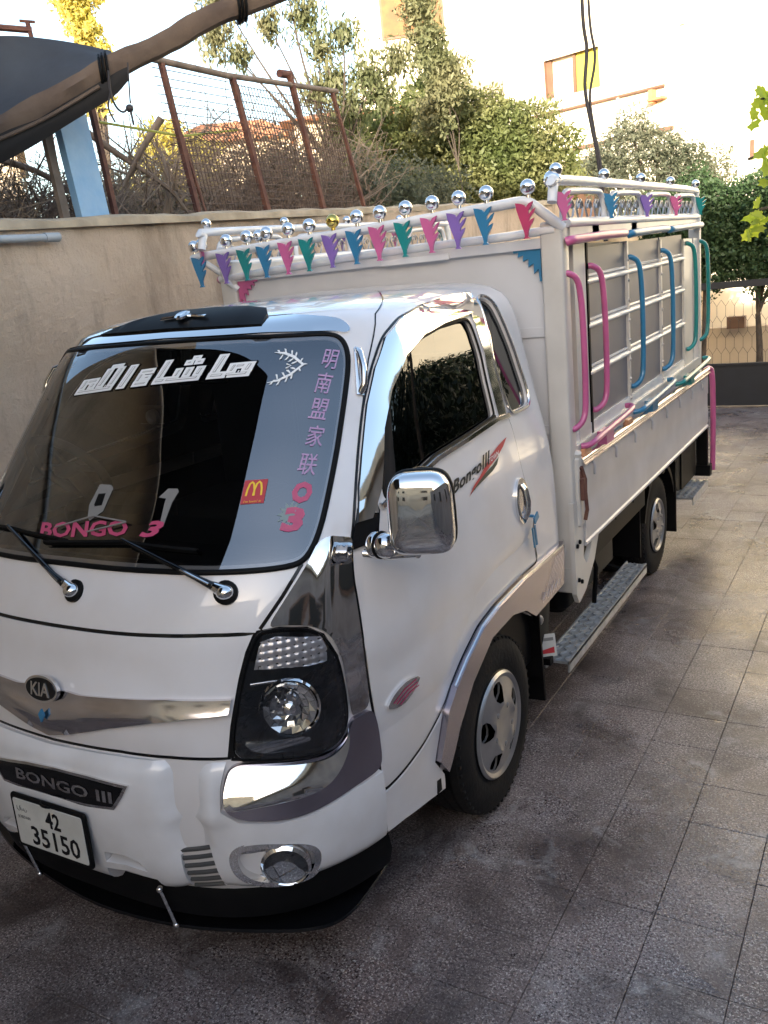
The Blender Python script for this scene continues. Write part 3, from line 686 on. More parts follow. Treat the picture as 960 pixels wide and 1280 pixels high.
# broad green tree/bush
B_ = away([(-2.85, 6.53, 3.62), (-2.48, 6.69, 3.80), (-2.17, 6.84, 3.66), (-1.85, 6.97, 3.52), (-1.58, 7.09, 3.36), (-1.42, 7.18, 3.10), (-2.67, 6.6, 3.35), (-2.35, 6.75, 3.32), (-2.04, 6.89, 3.2), (-1.73, 7.02, 3.02), (-1.45, 7.14, 2.86), (-2.85, 6.5, 3.05), (-2.54, 6.66, 2.93), (-2.14, 6.85, 2.85), (-1.8, 7.0, 2.75), (-2.4, 6.7, 3.95), (-3.3, 6.3, 3.30), (-3.05, 6.45, 3.50), (-3.45, 6.2, 2.95)], 1.22)
tree('bushy_tree', 'broad bushy green tree overhanging the wall behind the front rail', 'tree', (-3.4, 9.6, 2.3), B_, [.52]*13+[.6, .55, .34, .5, .45, .5], 50000, .070, 'leaf_bush', .12, 5, asp=2.2, shell=.75)
leaf_mesh('fresh_shoots', away([(-2.34, 6.72, 3.5), (-2.32, 6.72, 3.2)], 1.22), [(.07, .07, .22)]*2, 350, .07, 'leaf_fig', COL.objects['bushy_tree'], seed=9)
# slender pale tree between the two
G_ = away([(-2.20, 6.08, 4.3), (-2.12, 6.08, 4.05), (-2.07, 6.08, 3.8), (-1.98, 6.1, 3.95), (-2.25, 6.05, 4.6), (-2.16, 6.05, 3.6)], 1.2)
tree('slender_tree', 'slender light green tree standing right of the tall sparse tree', 'tree', (-2.6, 8.0, 2.35), G_, [(.26, .2, .32)]*6, 7500, .075, 'leaf_euc', .015, 8, droop=.5, asp=2.6, shell=.3)
# silver olive behind the truck bed
O_ = [(-2.52, 13.61, 3.72), (-2.12, 13.71, 4.05), (-1.74, 13.81, 3.78), (-1.36, 13.89, 3.55), (-.92, 13.99, 3.25), (-2.27, 13.68, 3.40), (-1.62, 13.83, 3.25), (-1.11, 13.94, 3.0), (-2.75, 13.53, 3.45), (-2.1, 13.7, 2.9), (-1.5, 13.8, 2.7)]
tree('olive_tree', 'silvery olive tree in front of the white house', 'tree', (-1.8, 13.9, 0), O_, [.48]*11, 15000, .085, 'leaf_olive', .14, 6, asp=3.2, shell=.5)
# dark hedge trees beyond the gate
for i, (x, y, h, lab) in enumerate(((-.60, 10.95, 3.05, 'dark green hedge tree beyond the gate, nearest the truck'), (.40, 11.15, 3.0, 'dark green hedge tree beyond the gate, beside the frame edge'))):
    c = [(x, y, h-.3), (x-.25, y, h-.55), (x+.28, y+.1, h-.45), (x, y-.1, h-.85), (x-.3, y, h-1.05), (x+.3, y, h-1.0), (x+.05, y+.2, h-.7), (x-.1, y, h-1.3), (x+.3, y, h-1.3), (x-.4, y, h-.7)]
    t = thing('hedge_tree', lab, 'tree', (x, y, 0), 'hedge trees beyond the gate'); mb = limbs((x-.1, y, 0), c[:6], .05, 20+i)
    mb.tube([(x+.15, y, 0), (x+.2, y, 1.7)], .035, 7); mb.build('trunk', 'bark', t, 60)
    leaf_mesh('crown', c, [.48]*10, 26000, .06, 'leaf_hedge', t, seed=30+i, asp=1.8, shell=.6)
# vine branch with bright leaves coming in from the right
vt_ = thing('vine_branch', 'bright yellow-green leafy branches reaching in at the right edge', 'branch', (3.0, 3.1, 0))
vb_ = [(1.36, 2.7, 2.72), (1.43, 2.7, 2.66), (1.335, 2.69, 2.44), (1.40, 2.7, 2.40), (1.385, 2.7, 2.17), (1.345, 2.69, 2.12), (1.44, 2.71, 2.08), (1.45, 2.71, 2.3), (1.47, 2.71, 2.52)]
mb = MB()
for a in vb_[::2]: mb.tube(smoothpath([(2.6, 3.0, 2.6), (1.9, 2.85, (a[2]+2.6)/2+.1), (1.55, 2.75, a[2]+.05), a], 5), .008, 5, rr=None)
mb.tube([(2.6, 3.0, 2.6), (2.9, 3.1, 1.2), (3.0, 3.1, 0)], .04, 8); mb.build('stem', 'bark', vt_, 60)
def big_leaf(p, s, R_):
    o = [(0, -.5), (.18, -.42), (.42, -.5), (.36, -.22), (.52, .02), (.28, .10), (.22, .38), (.06, .30), (0, .55), (-.06, .30), (-.22, .38), (-.28, .10), (-.52, .02), (-.36, -.22), (-.42, -.5), (-.18, -.42)]
    return [R_ @ Vector((x*s, y*s, -abs(x)*s*.25))+Vector(p) for x, y in o]
rl = random.Random(2); 
for i in range(95):
    a = rl.choice(vb_); p = (a[0]+rl.uniform(-.03, .22), a[1]+rl.uniform(-.12, .12), a[2]+rl.uniform(-.09, .07)); R_ = Matrix.Rotation(rl.uniform(0, 6.3), 3, 'Z') @ Matrix.Rotation(rl.uniform(.5, 2.2), 3, 'X') @ Matrix.Rotation(rl.uniform(-.6, .6), 3, 'Y')
    v = big_leaf(p, rl.uniform(.06, .10), R_); c = sum(v, Vector())/16; mesh('leaf', v+[c], [(k, (k+1) % 16, 16) for k in range(16)], 'leaf_fig', vt_, 180)
# yellow bushes and far trees at left
tree('yellow_bush', 'sunlit yellow bush behind the fence at left', 'bush', (-7.4, 7.9, 2.4), [(-7.6, 7.4, 3.55), (-7.35, 7.6, 4.05), (-7.26, 7.7, 4.35), (-6.95, 7.95, 4.05), (-7.0, 7.9, 3.55), (-7.3, 7.7, 3.2)], [.42, .45, .3, .36, .42, .5], 8000, .08, 'leaf_yellow', .06, 12, shell=.55)
tree('yellow_tree', 'distant bright yellow tree top above the tarp awning', 'tree', (-13.6, 12.7, 2.6), [(-13.7, 12.5, 8.4), (-13.6, 12.66, 7.9), (-13.5, 12.8, 7.3), (-13.5, 12.8, 8.8), (-13.6, 12.7, 6.7)], [(.4, .4, .55)]*5, 5000, .14, 'leaf_yellow', .12, 13, shell=.4)
# dry thicket behind the wall
def thicket(name, boxes, n, r, seed, L=(.35, .9), m='twig'):
    r_ = random.Random(seed); mb = MB()
    for _ in range(n):
        (x0, x1, y0, y1, z0, z1) = r_.choice(boxes); p = Vector((r_.uniform(x0, x1), r_.uniform(y0, y1), r_.uniform(z0, z1)))
        d = Vector((r_.gauss(0, .6), r_.gauss(0, .6), r_.gauss(.45, .5))).normalized(); l_ = r_.uniform(*L); q = p+d*l_*.5+Vector((r_.gauss(0, .05),)*3); e = p+d*l_+Vector((r_.gauss(0, .12), r_.gauss(0, .12), r_.gauss(-.05, .1)))
        if max(p.x, q.x, e.x) > -2.01: continue
        mb.tube([p, q, e], r, 3, rr=[r, r*.7, r*.3], caps=False)
    return tag(mb.build(name, m), kind='stuff')
th = thicket('dry_thicket', [(-3.6, -2.15, 1.9, 4.6, 2.3, 2.75), (-3.8, -2.2, 2.8, 5.2, 2.4, 3.2), (-3.8, -2.2, 2.8, 5.2, 2.4, 3.2), (-3.6, -2.1, .2, 2.0, 2.3, 2.65), (-3.9, -2.5, -.5, 2.4, 2.3, 2.75)], 4600, .005, 21, (.25, .65))
tag(th, 'tangle of dry brown twigs behind the rusty fence', 'thicket')
lb = leaf_mesh('dusty_brush', [(-3.3, 3.1, 2.75), (-3.2, 3.9, 2.8), (-3.2, 4.7, 2.85), (-4.4, 2.4, 2.8), (-3.0, 2.2, 2.6), (-5.2, 1.6, 2.9), (-3.4, .9, 2.7), (-3.0, 5.6, 2.9), (-3.1, 6.5, 2.95)], [(.5, .6, .42)]*9, 16000, .05, 'leaf_brush', None, seed=17, shell=.2); tag(lb, 'dusty grey brown undergrowth behind the wall', 'undergrowth', kind='stuff')
lb = leaf_mesh('olive_undergrowth', [(-2.6, 5.2, 2.85), (-2.6, 6.0, 2.9), (-2.6, 6.9, 2.95), (-3.1, 4.6, 3.1)], [(.4, .5, .35)]*4, 9000, .05, 'leaf_olive', None, seed=19, shell=.2); tag(lb, 'grey green undergrowth along the wall top', 'undergrowth', kind='stuff')
for k, (pts, lab) in enumerate((([(-2.72, 1.72, 3.22), (-2.55, 1.93, 3.0), (-2.33, 2.13, 2.76), (-2.25, 2.2, 2.6)], 'dry branch slanting down to the right behind the blue column'), ([(-2.30, 2.14, 3.20), (-2.45, 2.0, 2.95), (-2.58, 1.92, 2.72)], 'dry branch crossing upward to the right behind the fence'), ([(-2.95, 1.2, 3.0), (-2.75, 1.5, 2.85), (-2.5, 1.75, 2.5)], 'thick dry limb leaning behind the pale wooden post'), ([(-2.5, 2.2, 2.45), (-2.42, 2.25, 2.8), (-2.5, 2.3, 3.05)], 'forked dry stem between the fence posts'))):
    mb = MB(); p = smoothpath(pts, 5); mb.tube(p, .022, 6, rr=[.026-.016*i/len(p) for i in range(len(p))]); rr = random.Random(k)
    for _ in range(7):
        i = rr.randrange(2, len(p)); a = Vector(p[i]); mb.tube([a, a+Vector((rr.uniform(-.2, .2), rr.uniform(-.2, .2), rr.uniform(-.1, .3)))], .007, 4, rr=[.008, .003])
    tag(mb.build('dry_branch', 'twig', None, 60), lab, 'branch', 'dry branches behind the fence')

# ---- houses
FO, FD, FN = Vector((-.57, 19.1, 0)), Vector((-.9425, .334, 0)), Vector((-.334, -.9425, 0))
def fp(u, z, d=0): return FO+FD*u+FN*d+Vector((0, 0, z))
def fbox(u0, u1, z0, z1, d0, d1):
    mb = MB(); v = [fp(u, z, d) for z in (z0, z1) for u, d in ((u0, d0), (u1, d0), (u1, d1), (u0, d1))]
    return mb.add(v, [(3, 2, 1, 0), (4, 5, 6, 7), (0, 1, 5, 4), (1, 2, 6, 5), (2, 3, 7, 6), (3, 0, 4, 7)])
ho = thing('white_house', 'tall cream house with a rounded yellow window, filling the upper right', 'house', tuple(fp(0, 0)))
outl = [(-14, 0), (9.2, 0), (9.2, 12), (-14, 12)]
ftw = 0; whole = rnd([(4.30, 6.10), (5.99, 6.14), (6.02, 7.06), (4.33, 7.02)], .22, 2); dk = [(4.1, 2.6), (5.75, 2.6), (5.75, 4.38), (4.1, 4.38)]
vs, _, fs, *_ = delaunay_2d_cdt([Vector(p) for p in outl+whole+dk], [(i, (i+1) % 4) for i in range(4)]+[(4+i, 4+(i+1) % len(whole)) for i in range(len(whole))]+[(4+len(whole)+i, 4+len(whole)+(i+1) % 4) for i in range(4)], [], 0, 1e-6)
P = np.array([tuple(v) for v in vs]); C = np.array([P[list(q)].mean(0) for q in fs]); kp = _inside(C, outl) & ~_inside(C, whole) & ~_inside(C, dk)
mb = MB(); mb.add([fp(p[0], p[1]) for p in P], [tuple(q) for q, k in zip(fs, kp) if k])
mb.add([fp(-14, 0), fp(-14, 12), fp(-14, 12, -9), fp(-14, 0, -9), fp(9.2, 0), fp(9.2, 12), fp(9.2, 12, -9), fp(9.2, 0, -9)], [(0, 1, 2, 3), (7, 6, 5, 4), (1, 5, 6, 2)])
mb.build('wall', 'facade', ho)
def reveal(poly, dep, nm, m, par):
    n = len(poly); mb = MB().add([fp(*p) for p in poly]+[fp(p[0], p[1], -dep) for p in poly], [(i, (i+1) % n, n+(i+1) % n, n+i) for i in range(n)]); return mb.build(nm, m, par)
wi = reveal(whole, .30, 'window', 'brown', ho)
fbox(5.15, 6.1, 6.05, 7.1, -.22, -.20).build('pane', 'palepane', wi); fbox(4.2, 5.15, 6.05, 7.1, -.18, -.16).build('pane', 'yellowpane', wi); fbox(5.11, 5.19, 6.1, 7.05, -.17, -.10).build('frame', 'brown', wi); fbox(5.86, 6.02, 6.1, 7.05, -.17, -.10).build('shutter', 'brown', wi)
rd = reveal(dk, 1.6, 'porch', 'brown', ho); fbox(4.0, 5.9, 2.5, 4.5, -1.62, -1.6).build('back_wall', 'darkroom', rd)
fbox(4.0, 5.9, 4.40, 4.52, 0, .9).build('porch_slab', 'facade', ho)
fbox(2.3, 6.0, 4.76, 4.84, 0, .10).build('ledge', 'brown', ho)
def ftube(a, b, r, nm, m): MB().tube([fp(*a), fp(*b)], r, 8).build(nm, m, ho, 60)
ftube((7.0, 5.80, .06), (2.5, 5.74, .06), .035, 'drain_pipe', 'steelpole' if False else 'brown')
fbox(2.45, 2.85, 5.45, 5.50, 0, .25).build('wall_bracket', 'terra', ho); fbox(2.74, 2.84, 5.40, 5.70, 0, .20).build('wall_bracket', 'terra', ho)
fbox(.35, .42, 3.85, 4.2, 0, .06).build('wall_vent', 'brown', ho); fbox(2.0, 2.1, 6.9, 7.0, 0, .05).build('wall_vent', 'facade2', ho)
po = MB().tube([tuple(fp(3.12, 0, 1.0)), tuple(fp(3.12, 5.55, 1.0))], .045, 8).build('pole', 'steelpole', None, 60); tag(po, 'thin pale steel pole in front of the white house', 'pole')
def house(name, label, c, size, ang, roof=None, wins=(), m='facade2'):
    t = thing(name, label, 'house', c); R_ = Matrix.Rotation(math.radians(ang), 3, 'Z'); c = Vector(c); w, d, h = size
    MB().box(c+Vector((0, 0, h/2)), (w, d, h), R_).build('wall', m, t)
    if roof:
        mb = MB(); v = [c+R_ @ Vector((x*(w/2+.3), y*(d/2+.3), h)) for x, y in ((-1, -1), (1, -1), (1, 1), (-1, 1))]+[c+R_ @ Vector((x*w*.25, 0, h+roof)) for x in (-1, 1)]
        mb.add(v, [(0, 1, 5, 4), (1, 2, 5), (2, 3, 4, 5), (3, 0, 4), (3, 2, 1, 0)]); mb.build('roof', 'terra', t)
    else: MB().box(c+Vector((0, 0, h+.1)), (w+.3, d+.3, .2), R_).build('parapet', m, t)
    for x, z, ww, hh, mm in wins:
        f = MB().box(c+R_ @ Vector((x, -d/2-.03, z)), (ww+.16, .08, hh+.16), R_).build('window', 'brown', t); MB().box(c+R_ @ Vector((x, -d/2-.08, z)), (ww, .03, hh), R_).build('pane', mm, f)
    return t
house('tiled_house', 'distant house with an orange tiled roof behind the yellow bush', (-14.6, 18.6, 2.4), (3.4, 3, 3.6), 35, .75, [(-.8, 2.0, .6, .8, 'palepane'), (.9, 2.0, .6, .8, 'palepane')])
house('apartment_house', 'distant stone apartment house with orange shutters at top centre', (-11.9, 28.5, 2.5), (6.6, 5, 12), 22, None, [(-1.35, 8.0, 1.9, 1.6, 'orangewood'), (1.35, 8.7, 1.8, 1.2, 'orangewood'), (-1.9, 4.5, 1.2, 1.2, 'orangewood'), (1.0, 4.5, 1.2, 1.2, 'orangewood')], m='facade')
house('garden_house', 'small sunlit tan house glimpsed between the dry twigs at far left', (-15, 8.5, 2.4), (4.5, 4, 2.6), 50, None, [(0, 1.4, .8, .8, 'darkroom')])
house('low_house', 'low yellow lit house seen between the right fence posts', (-9.2, 15.6, 2.3), (1.8, 3, 3.1), 30, .4, [(0, 2.0, .6, .6, 'palepane')])
ch = MB().box((-4.43, 12.95, 4.55), (.55, .5, 1.3), Matrix.Rotation(math.radians(20), 3, 'Z')).bbox((-4.75, 12.7, 0), (-4.1, 13.3, 3.9)).build('stone_pillar', 'sidewall'); tag(ch, 'square brown stone pillar beside the bushy tree in front of the white house', 'pillar')
# things beyond the gate
MB_ = MB().bbox((-.45, 12.3, 0), (-.40, 12.7, .9)); 
cr = MB().box((-.16, 12.1, .86), (.26, .2, .18)).build('wooden_crate', 'brown'); tag(cr, 'small dark box under the hedge trees beyond the gate', 'box')
cr.location = (0, 0, 0)
st = MB().bbox((-2.6, 12.4, 0), (1.6, 12.7, .76)).build('low_stone_wall', 'facade2'); tag(st, 'low sunlit stone wall seen through the gate wire', 'wall')
# the building behind the camera whose shade covers the yard
nb = thing('neighbour_building', 'stone building behind the photographer that shades the yard', 'building', (-1.5, -12.5, 0))
MB().bbox((-14, -20, 0), (9.6, -14.2, 7.9)).build('wall', 'facade2', nb); MB().bbox((-14.2, -20.2, 7.9), (9.8, -14.0, 8.1)).build('parapet', 'cap', nb)
for x in (-9, -5.5, -2, 1.5, 5):
    for z in (1.6, 4.6):
        w_ = MB().bbox((x-.6, -14.2, z-.6), (x+.6, -14.14, z+.6)).build('window', 'brown', nb); MB().bbox((x-.5, -14.14, z-.5), (x+.5, -14.11, z+.5)).build('pane', 'darkroom', w_)
for i, (x, y, h) in enumerate(((6.5, 5.6, 3.9), (6.9, 7.6, 3.7), (7.2, 9.6, 3.5), (8.0, 12.0, 3.6), (8.6, 15.0, 3.9))):
    c = [(x, y, h-.8), (x-.5, y+.6, h-1.1), (x+.5, y-.6, h-1.1), (x, y+1.0, h-1.5), (x-.2, y-1.1, h-1.5), (x, y, h-2.0)]
    tree('street_tree', 'dark street tree beyond the side wall, number %s from the photographer' % ('one two three four five'.split()[i]), 'tree', (x, y, 0), c, [.95]*6, 7000, .15, 'leaf_dark', .14, 60+i, 'dark trees outside the side wall', shell=.6)

# ================================================================== TRUCK
TR = thing('small_truck', 'white chrome-trimmed flatbed truck with colourful railings parked on the tiles, filling most of the photo', 'truck')
def both(poly): return poly
WSr = [(.147, 1.863), (.279, 1.861), (.519, 1.848), (.555, 1.832), (.578, 1.795), (.588, 1.746), (.590, 1.64), (.587, 1.536), (.571, 1.351), (.561, 1.291), (.543, 1.268), (.503, 1.265), (.424, 1.268), (.255, 1.274)]
WS = [(0, 1.863)] + WSr + [(0, 1.275)] + [(-a, b) for a, b in WSr[::-1]]      # clockwise
WS = rnd(WS[::-1], .24, 2)
SIDEWIN = [(.755, 1.36), (.735, 1.427), (.727, 1.555), (.75, 1.66), (.812, 1.748), (.93, 1.797), (1.112, 1.821), (1.36, 1.83), (1.40, 1.81), (1.466, 1.691), (1.50, 1.50), (1.502, 1.462), (1.248, 1.44), (1.032, 1.426), (.92, 1.405), (.80, 1.37)]
SIDEWIN = rnd(SIDEWIN[::-1], .24, 3)
QUART = [(1.550, 1.88), (1.60, 1.902), (1.675, 1.897), (1.712, 1.87), (1.745, 1.80), (1.812, 1.669), (1.845, 1.53), (1.842, 1.470), (1.815, 1.450), (1.66, 1.448), (1.635, 1.48), (1.585, 1.65)]
QUART = rnd(QUART[::-1], .24, 3)
DOOR = [(.718, .515), (.72, .57), (.716, .733), (.705, .846), (.694, 1.034), (.682, 1.128), (.671, 1.19), (.663, 1.273), (.655, 1.38), (.652, 1.497), (.655, 1.635), (.669, 1.735), (.703, 1.822), (.785, 1.873), (.98, 1.908), (1.284, 1.922), (1.50, 1.921), (1.535, 1.905), (1.55, 1.84), (1.575, 1.65), (1.617, 1.451), (1.64, 1.39), (1.659, 1.213), (1.692, 1.085), (1.707, .914), (1.724, .835), (1.562, .832), (1.341, .819), (1.219, .797), (1.102, .736), (1.024, .678), (.974, .622), (.879, .566), (.78, .529)]
DOOR = rnd(DOOR[::-1], .24, 3)
FRONTP = [(0, .782), (.187, .789), (.304, .786), (.414, .778), (.422, .867), (.440, .995), (.452, 1.06), (.466, 1.106), (.377, 1.112), (.28, 1.113), (0, 1.111)]
FRONTP = FRONTP + [(-a, b) for a, b in FRONTP[-2:0:-1]]
HEAD = [(.471, 1.108), (.513, 1.108), (.566, 1.093), (.600, 1.064), (.629, .995), (.639, .915), (.644, .817), (.631, .765), (.595, .738), (.541, .745), (.477, .762), (.420, .774), (.426, .867), (.444, .995), (.457, 1.06)][::-1]
CORNER = [(.576, 1.318), (.560, 1.262), (.522, 1.186), (.487, 1.116), (.517, 1.117), (.571, 1.101), (.606, 1.073), (.636, 1.003), (.646, .919), (.652, .813), (.663, .809), (.700, .813), (.695, .914), (.689, 1.034), (.677, 1.128), (.667, 1.19), (.661, 1.268), (.66, 1.30)][::-1]
LOWT = [(.414, .767), (.477, .755), (.541, .737), (.600, .730), (.636, .755), (.651, .802), (.665, .804), (.703, .807), (.715, .733), (.720, .612), (.647, .603), (.592, .587), (.543, .578), (.497, .581), (.426, .603), (.400, .637), (.401, .696)]
LOWC = [(.419, .765), (.541, .734), (.596, .725), (.636, .751), (.645, .795), (.638, .735), (.595, .675), (.532, .650), (.472, .641), (.418, .650), (.407, .668), (.408, .712)]
ARCHI = [(.979, .325), (.974, .391), (1.039, .515), (1.128, .628), (1.271, .724), (1.435, .735), (1.55, .700), (1.644, .633), (1.80, .64), (1.964, .653)]
ARCHO = [(.974, .391), (.928, .464), (.945, .515), (.974, .618), (1.024, .674), (1.102, .732), (1.219, .793), (1.341, .815), (1.562, .828), (1.786, .822), (1.985, .822)]
# ---- bare body shell with window and wheel openings
bot = [(.0, .34), (.45, .34), (.706, .37), (.85, .36)] + ARCHI + [(2., .655), (2., 1.2), (2., 1.7), (2., 1.9), (2., 2.159)]
SHELL = bot + [(-a, b) for a, b in bot[::-1][:-1]]
TM = 2.159
def shell_disp(s, t):
    a = np.abs(s); return -.0*a
V, F = pgeo(SHELL, [inset(WS, .012), inset(SIDEWIN, .004), mir(inset(SIDEWIN, .004)), inset(QUART, .004), mir(inset(QUART, .004))], 0, .014, None, .035, .03)
mesh('cab_body', V, F, 'paint', TR, 35)
# rear wall of the cab
mb = MB(); ts = np.linspace(.655, 2.15, 24); R_ = cabS(np.full(24, 2.), ts); zz = R_[:, 2]
pv = [tuple(p) for p in R_] + [(-p[0], p[1], p[2]) for p in R_]
mb.add([(x, y+.0, z) for x, y, z in pv], [(i, i+1, 24+i+1, 24+i) for i in range(23)]); mb.build('cab_rear_wall', 'paint', TR, 30)
# inner lining so the shell is not see-through at edges
V, F = pgeo([(-2, .36), (2, .36), (2, 1.24), (-2, 1.24)], [], -.04, 0, None, .08, .08)
mesh('inner_lining', V, [q[::-1] for q in F], 'black', TR, 40)
# dark joint lines under the door and panels
mb = MB(); ribbon(mb, DOOR, .011, .0012, True); ribbon(mb, mir(DOOR), .011, .0012, True)
ribbon(mb, FRONTP, .012, .0012, True)
for sg in (1, -1):
    ribbon(mb, [(sg*.652, 1.6), (sg*.655, 1.76), (sg*.68, 1.90), (sg*.80, 1.985), (sg*.917, 2.04), (sg*1.0, 2.10)], .005, .0015)
    ribbon(mb, [(sg*.475, 1.115), (sg*.515, 1.19), (sg*.548, 1.262)], .01, .001)
    ribbon(mb, HEAD if sg > 0 else mir(HEAD), .012, .0016, True)
mb.build('panel_joint', 'gloss', TR)
# ---- doors
def door_disp(s, t):
    d = .003*np.exp(-((t-1.0-.03*(s-1))/.05)**2) - .004*np.exp(-((t-.90-.06*np.clip(s-1, -1, 1))/.02)**2)*(np.abs(s) > .75)
    # pressed line that swings up round the arch
    c = .72+.24*(1-np.exp(-np.clip(s-1.02, 0, 2)/.16)); d = d + .006/(1+np.exp(-(t-c)/.008))*(s > .7) - .006
    return d*(np.clip((1.34-t)/.05, 0, 1))
for sg in (1, -1):
    V, F = pgeo(inset(DOOR, .004), [SIDEWIN], .0045, .012, door_disp, .025, .02)
    if sg < 0: V = V*[-1, 1, 1]; F = [q[::-1] for q in F]
    door = mesh('door', V, F, 'paint', TR, 35)
    mb = MB(); P_ = SIDEWIN if sg > 0 else mir(SIDEWIN)
    V, F = pgeo(inset(P_, -.006), [], -.008, .004, None, .06, .03); mesh('side_window', V, F, 'sideglass', door, 40, world=False)
    ribbon(mb, inset(P_, .003), .012, .004, True, h=.004); mb.build('window_seal', 'black', door, 40)
    # wide chrome rain visor along front and top of the window
    outer = [(.664, 1.33), (.657, 1.42), (.657, 1.497), (.660, 1.635), (.674, 1.728), (.707, 1.814), (.787, 1.864), (.98, 1.899), (1.284, 1.914), (1.50, 1.913)]
    inner = [(1.405, 1.838), (1.34, 1.834), (1.112, 1.822), (.93, 1.798), (.812, 1.749), (.750, 1.662), (.727, 1.557), (.730, 1.47), (.728, 1.40), (.705, 1.33)]
    pl = (outer+inner)[::-1]; pl = pl if sg > 0 else mir(pl)
    V, F = pgeo(pl, [], .019, .015, lambda s, t: .004*np.sin(np.clip((np.abs(s)-.65)*6, 0, 1.57)), .03, .02); mesh('window_visor', V, F, 'chrome', door, 50)
    st = [(1.415, 1.838), (1.50, 1.913), (1.525, 1.90), (1.535, 1.80), (1.555, 1.66), (1.595, 1.458), (1.525, 1.456), (1.485, 1.69)][::-1]; st = st if sg > 0 else mir(st)
    V, F = pgeo(st, [], .012, .01, None, .03, .02); mesh('pillar_trim', V, F, 'chrome', door, 50)
    mb = MB(); ribbon(mb, [(sg*.74, 1.352), (sg*.80, 1.363), (sg*.92, 1.395), (sg*1.032, 1.416), (sg*1.248, 1.430), (sg*1.50, 1.450), (sg*1.615, 1.446)], .022, .005, h=.012)
    mb.build('belt_moulding', 'chrome', door, 50)
    mb = MB(); ribbon(mb, [(sg*.92, 1.408), (sg*1.032, 1.430), (sg*1.248, 1.445), (sg*1.50, 1.464)], .012, .006, h=.006); mb.build('window_wiper_strip', 'black', door, 50)
    # handle: chrome oval surround, recess and grip
    ov = [(1.612+.052*math.cos(a), 1.122+.088*math.sin(a)) for a in np.linspace(0, 2*math.pi, 28, endpoint=False)]
    ovi = [(1.612+.034*math.cos(a), 1.122+.068*math.sin(a)) for a in np.linspace(0, 2*math.pi, 28, endpoint=False)]
    ov, ovi = (ov, ovi) if sg > 0 else (mir(ov), mir(ovi))
    V, F = pgeo(ov, [ovi], .014, .012, None, .03, .02); hd = mesh('handle', V, F, 'chrome', door, 50)
    V, F = pgeo(ovi, [], .006, .002, None, .03, .02); mesh('handle_recess', V, F, 'chrome2', door, 50)
    mb = MB(); mb.tube([tuple(cabS(sg*1.612, z)+np.array([sg*q, 0, 0])) for z, q in ((1.185, .012), (1.165, .026), (1.12, .032), (1.08, .028), (1.055, .014))], .013, 8); mb.build('grip', 'chrome', door, 50)
    # step panel under the door
    pl = [(.722, .375), (.78, .372), (.88, .352), (.972, .325), (.966, .385), (.922, .462), (.94, .51), (.966, .608), (.879, .558), (.78, .521), (.722, .508)]; pl = pl if sg > 0 else mir(pl)
    V, F = pgeo(pl, [], .004, .012, lambda s, t: .012*np.clip((.5-t)/.15, 0, 1), .03, .03); mesh('step_panel', V, F, 'paint', TR, 35)
    # brushed foil arch trim
    pl = ARCHO+[(1.985, .655)]+[(1.964, .656), (1.80, .643), (1.644, .636), (1.55, .704), (1.435, .738), (1.271, .728), (1.128, .632), (1.039, .519), (.980, .395)]; pl = pl if sg < 0 else pl[::-1]
    pl = [(abs(a), b) for a, b in pl]; pl = pl if sg > 0 else [(-a, b) for a, b in pl]
    V, F = pgeo(pl, [], .022, .024, lambda s, t: .006*np.exp(-((np.abs(s)-1.3)/.5)**2), .03, .02); at = mesh('arch_trim', V, F, 'lilac', TR, 45)
    mb = MB()
    for k in range(7): ribbon(mb, [(sg*(1.70+.026*k), .668), (sg*(1.84+.018*k), .812)], .0028, .0295)
    for k in range(5): ribbon(mb, [(sg*(1.70+.04*k), .682), (sg*(1.72+.04*k), .706)], .008, .0298)
    mb.build('stripe_decal', 'lilacline', at)
    mb = MB(); ribbon(mb, [(sg*1.02, .678), (sg*1.102, .736), (sg*1.219, .797), (sg*1.341, .819), (sg*1.562, .832), (sg*1.786, .826), (sg*1.985, .826)], .010, .018, h=.006); mb.build('chrome_edge', 'chrome', at, 50)
    # quarter window
    q_ = QUART if sg > 0 else mir(QUART)
    V, F = pgeo(inset(q_, -.004), [], -.010, .004, None, .06, .03); qw = mesh('quarter_window', V, F, 'sideglass', TR, 40)
    mb = MB(); ribbon(mb, inset(q_, -.004), .013, .003, True, h=.008); mb.build('frame', 'chrome', qw, 50)
    # pillar grab handle
    mb = MB(); c = [cabS(sg*s_, t_) + cabN(sg*s_, t_)*o_ for s_, t_, o_ in ((.612, 1.79, .004), (.616, 1.775, .022), (.63, 1.73, .028), (.64, 1.69, .022), (.640, 1.672, .004))]
    mb.tube(c, .011, 8); ribbon(mb, [(sg*.612, 1.797), (sg*.641, 1.665)], .026, .002, h=.006); mb.build('pillar_handle', 'chrome', TR, 50)
    # body side marker lamp
    mk = [(.742, .779), (.758, .802), (.78, .817), (.813, .827), (.866, .812), (.845, .786), (.82, .770), (.794, .760), (.765, .765)][::-1]; mk = rnd(mk, .25, 1); mk = mk if sg > 0 else mir(mk)
    V, F = pgeo(mk, [], .014, .014, None, .02, .015); mo = mesh('side_marker', V, F, 'chrome', TR, 50)
    mb = MB()
    for k in range(3): ribbon(mb, [(sg*(.762+.010*k), .784-.008*k), (sg*(.80+.010*k), .806-.010*k), (sg*(.845+.004*k), .811-.012*k)], .004, .0155)
    mb.build('lamp_slot', 'dkpink', mo)
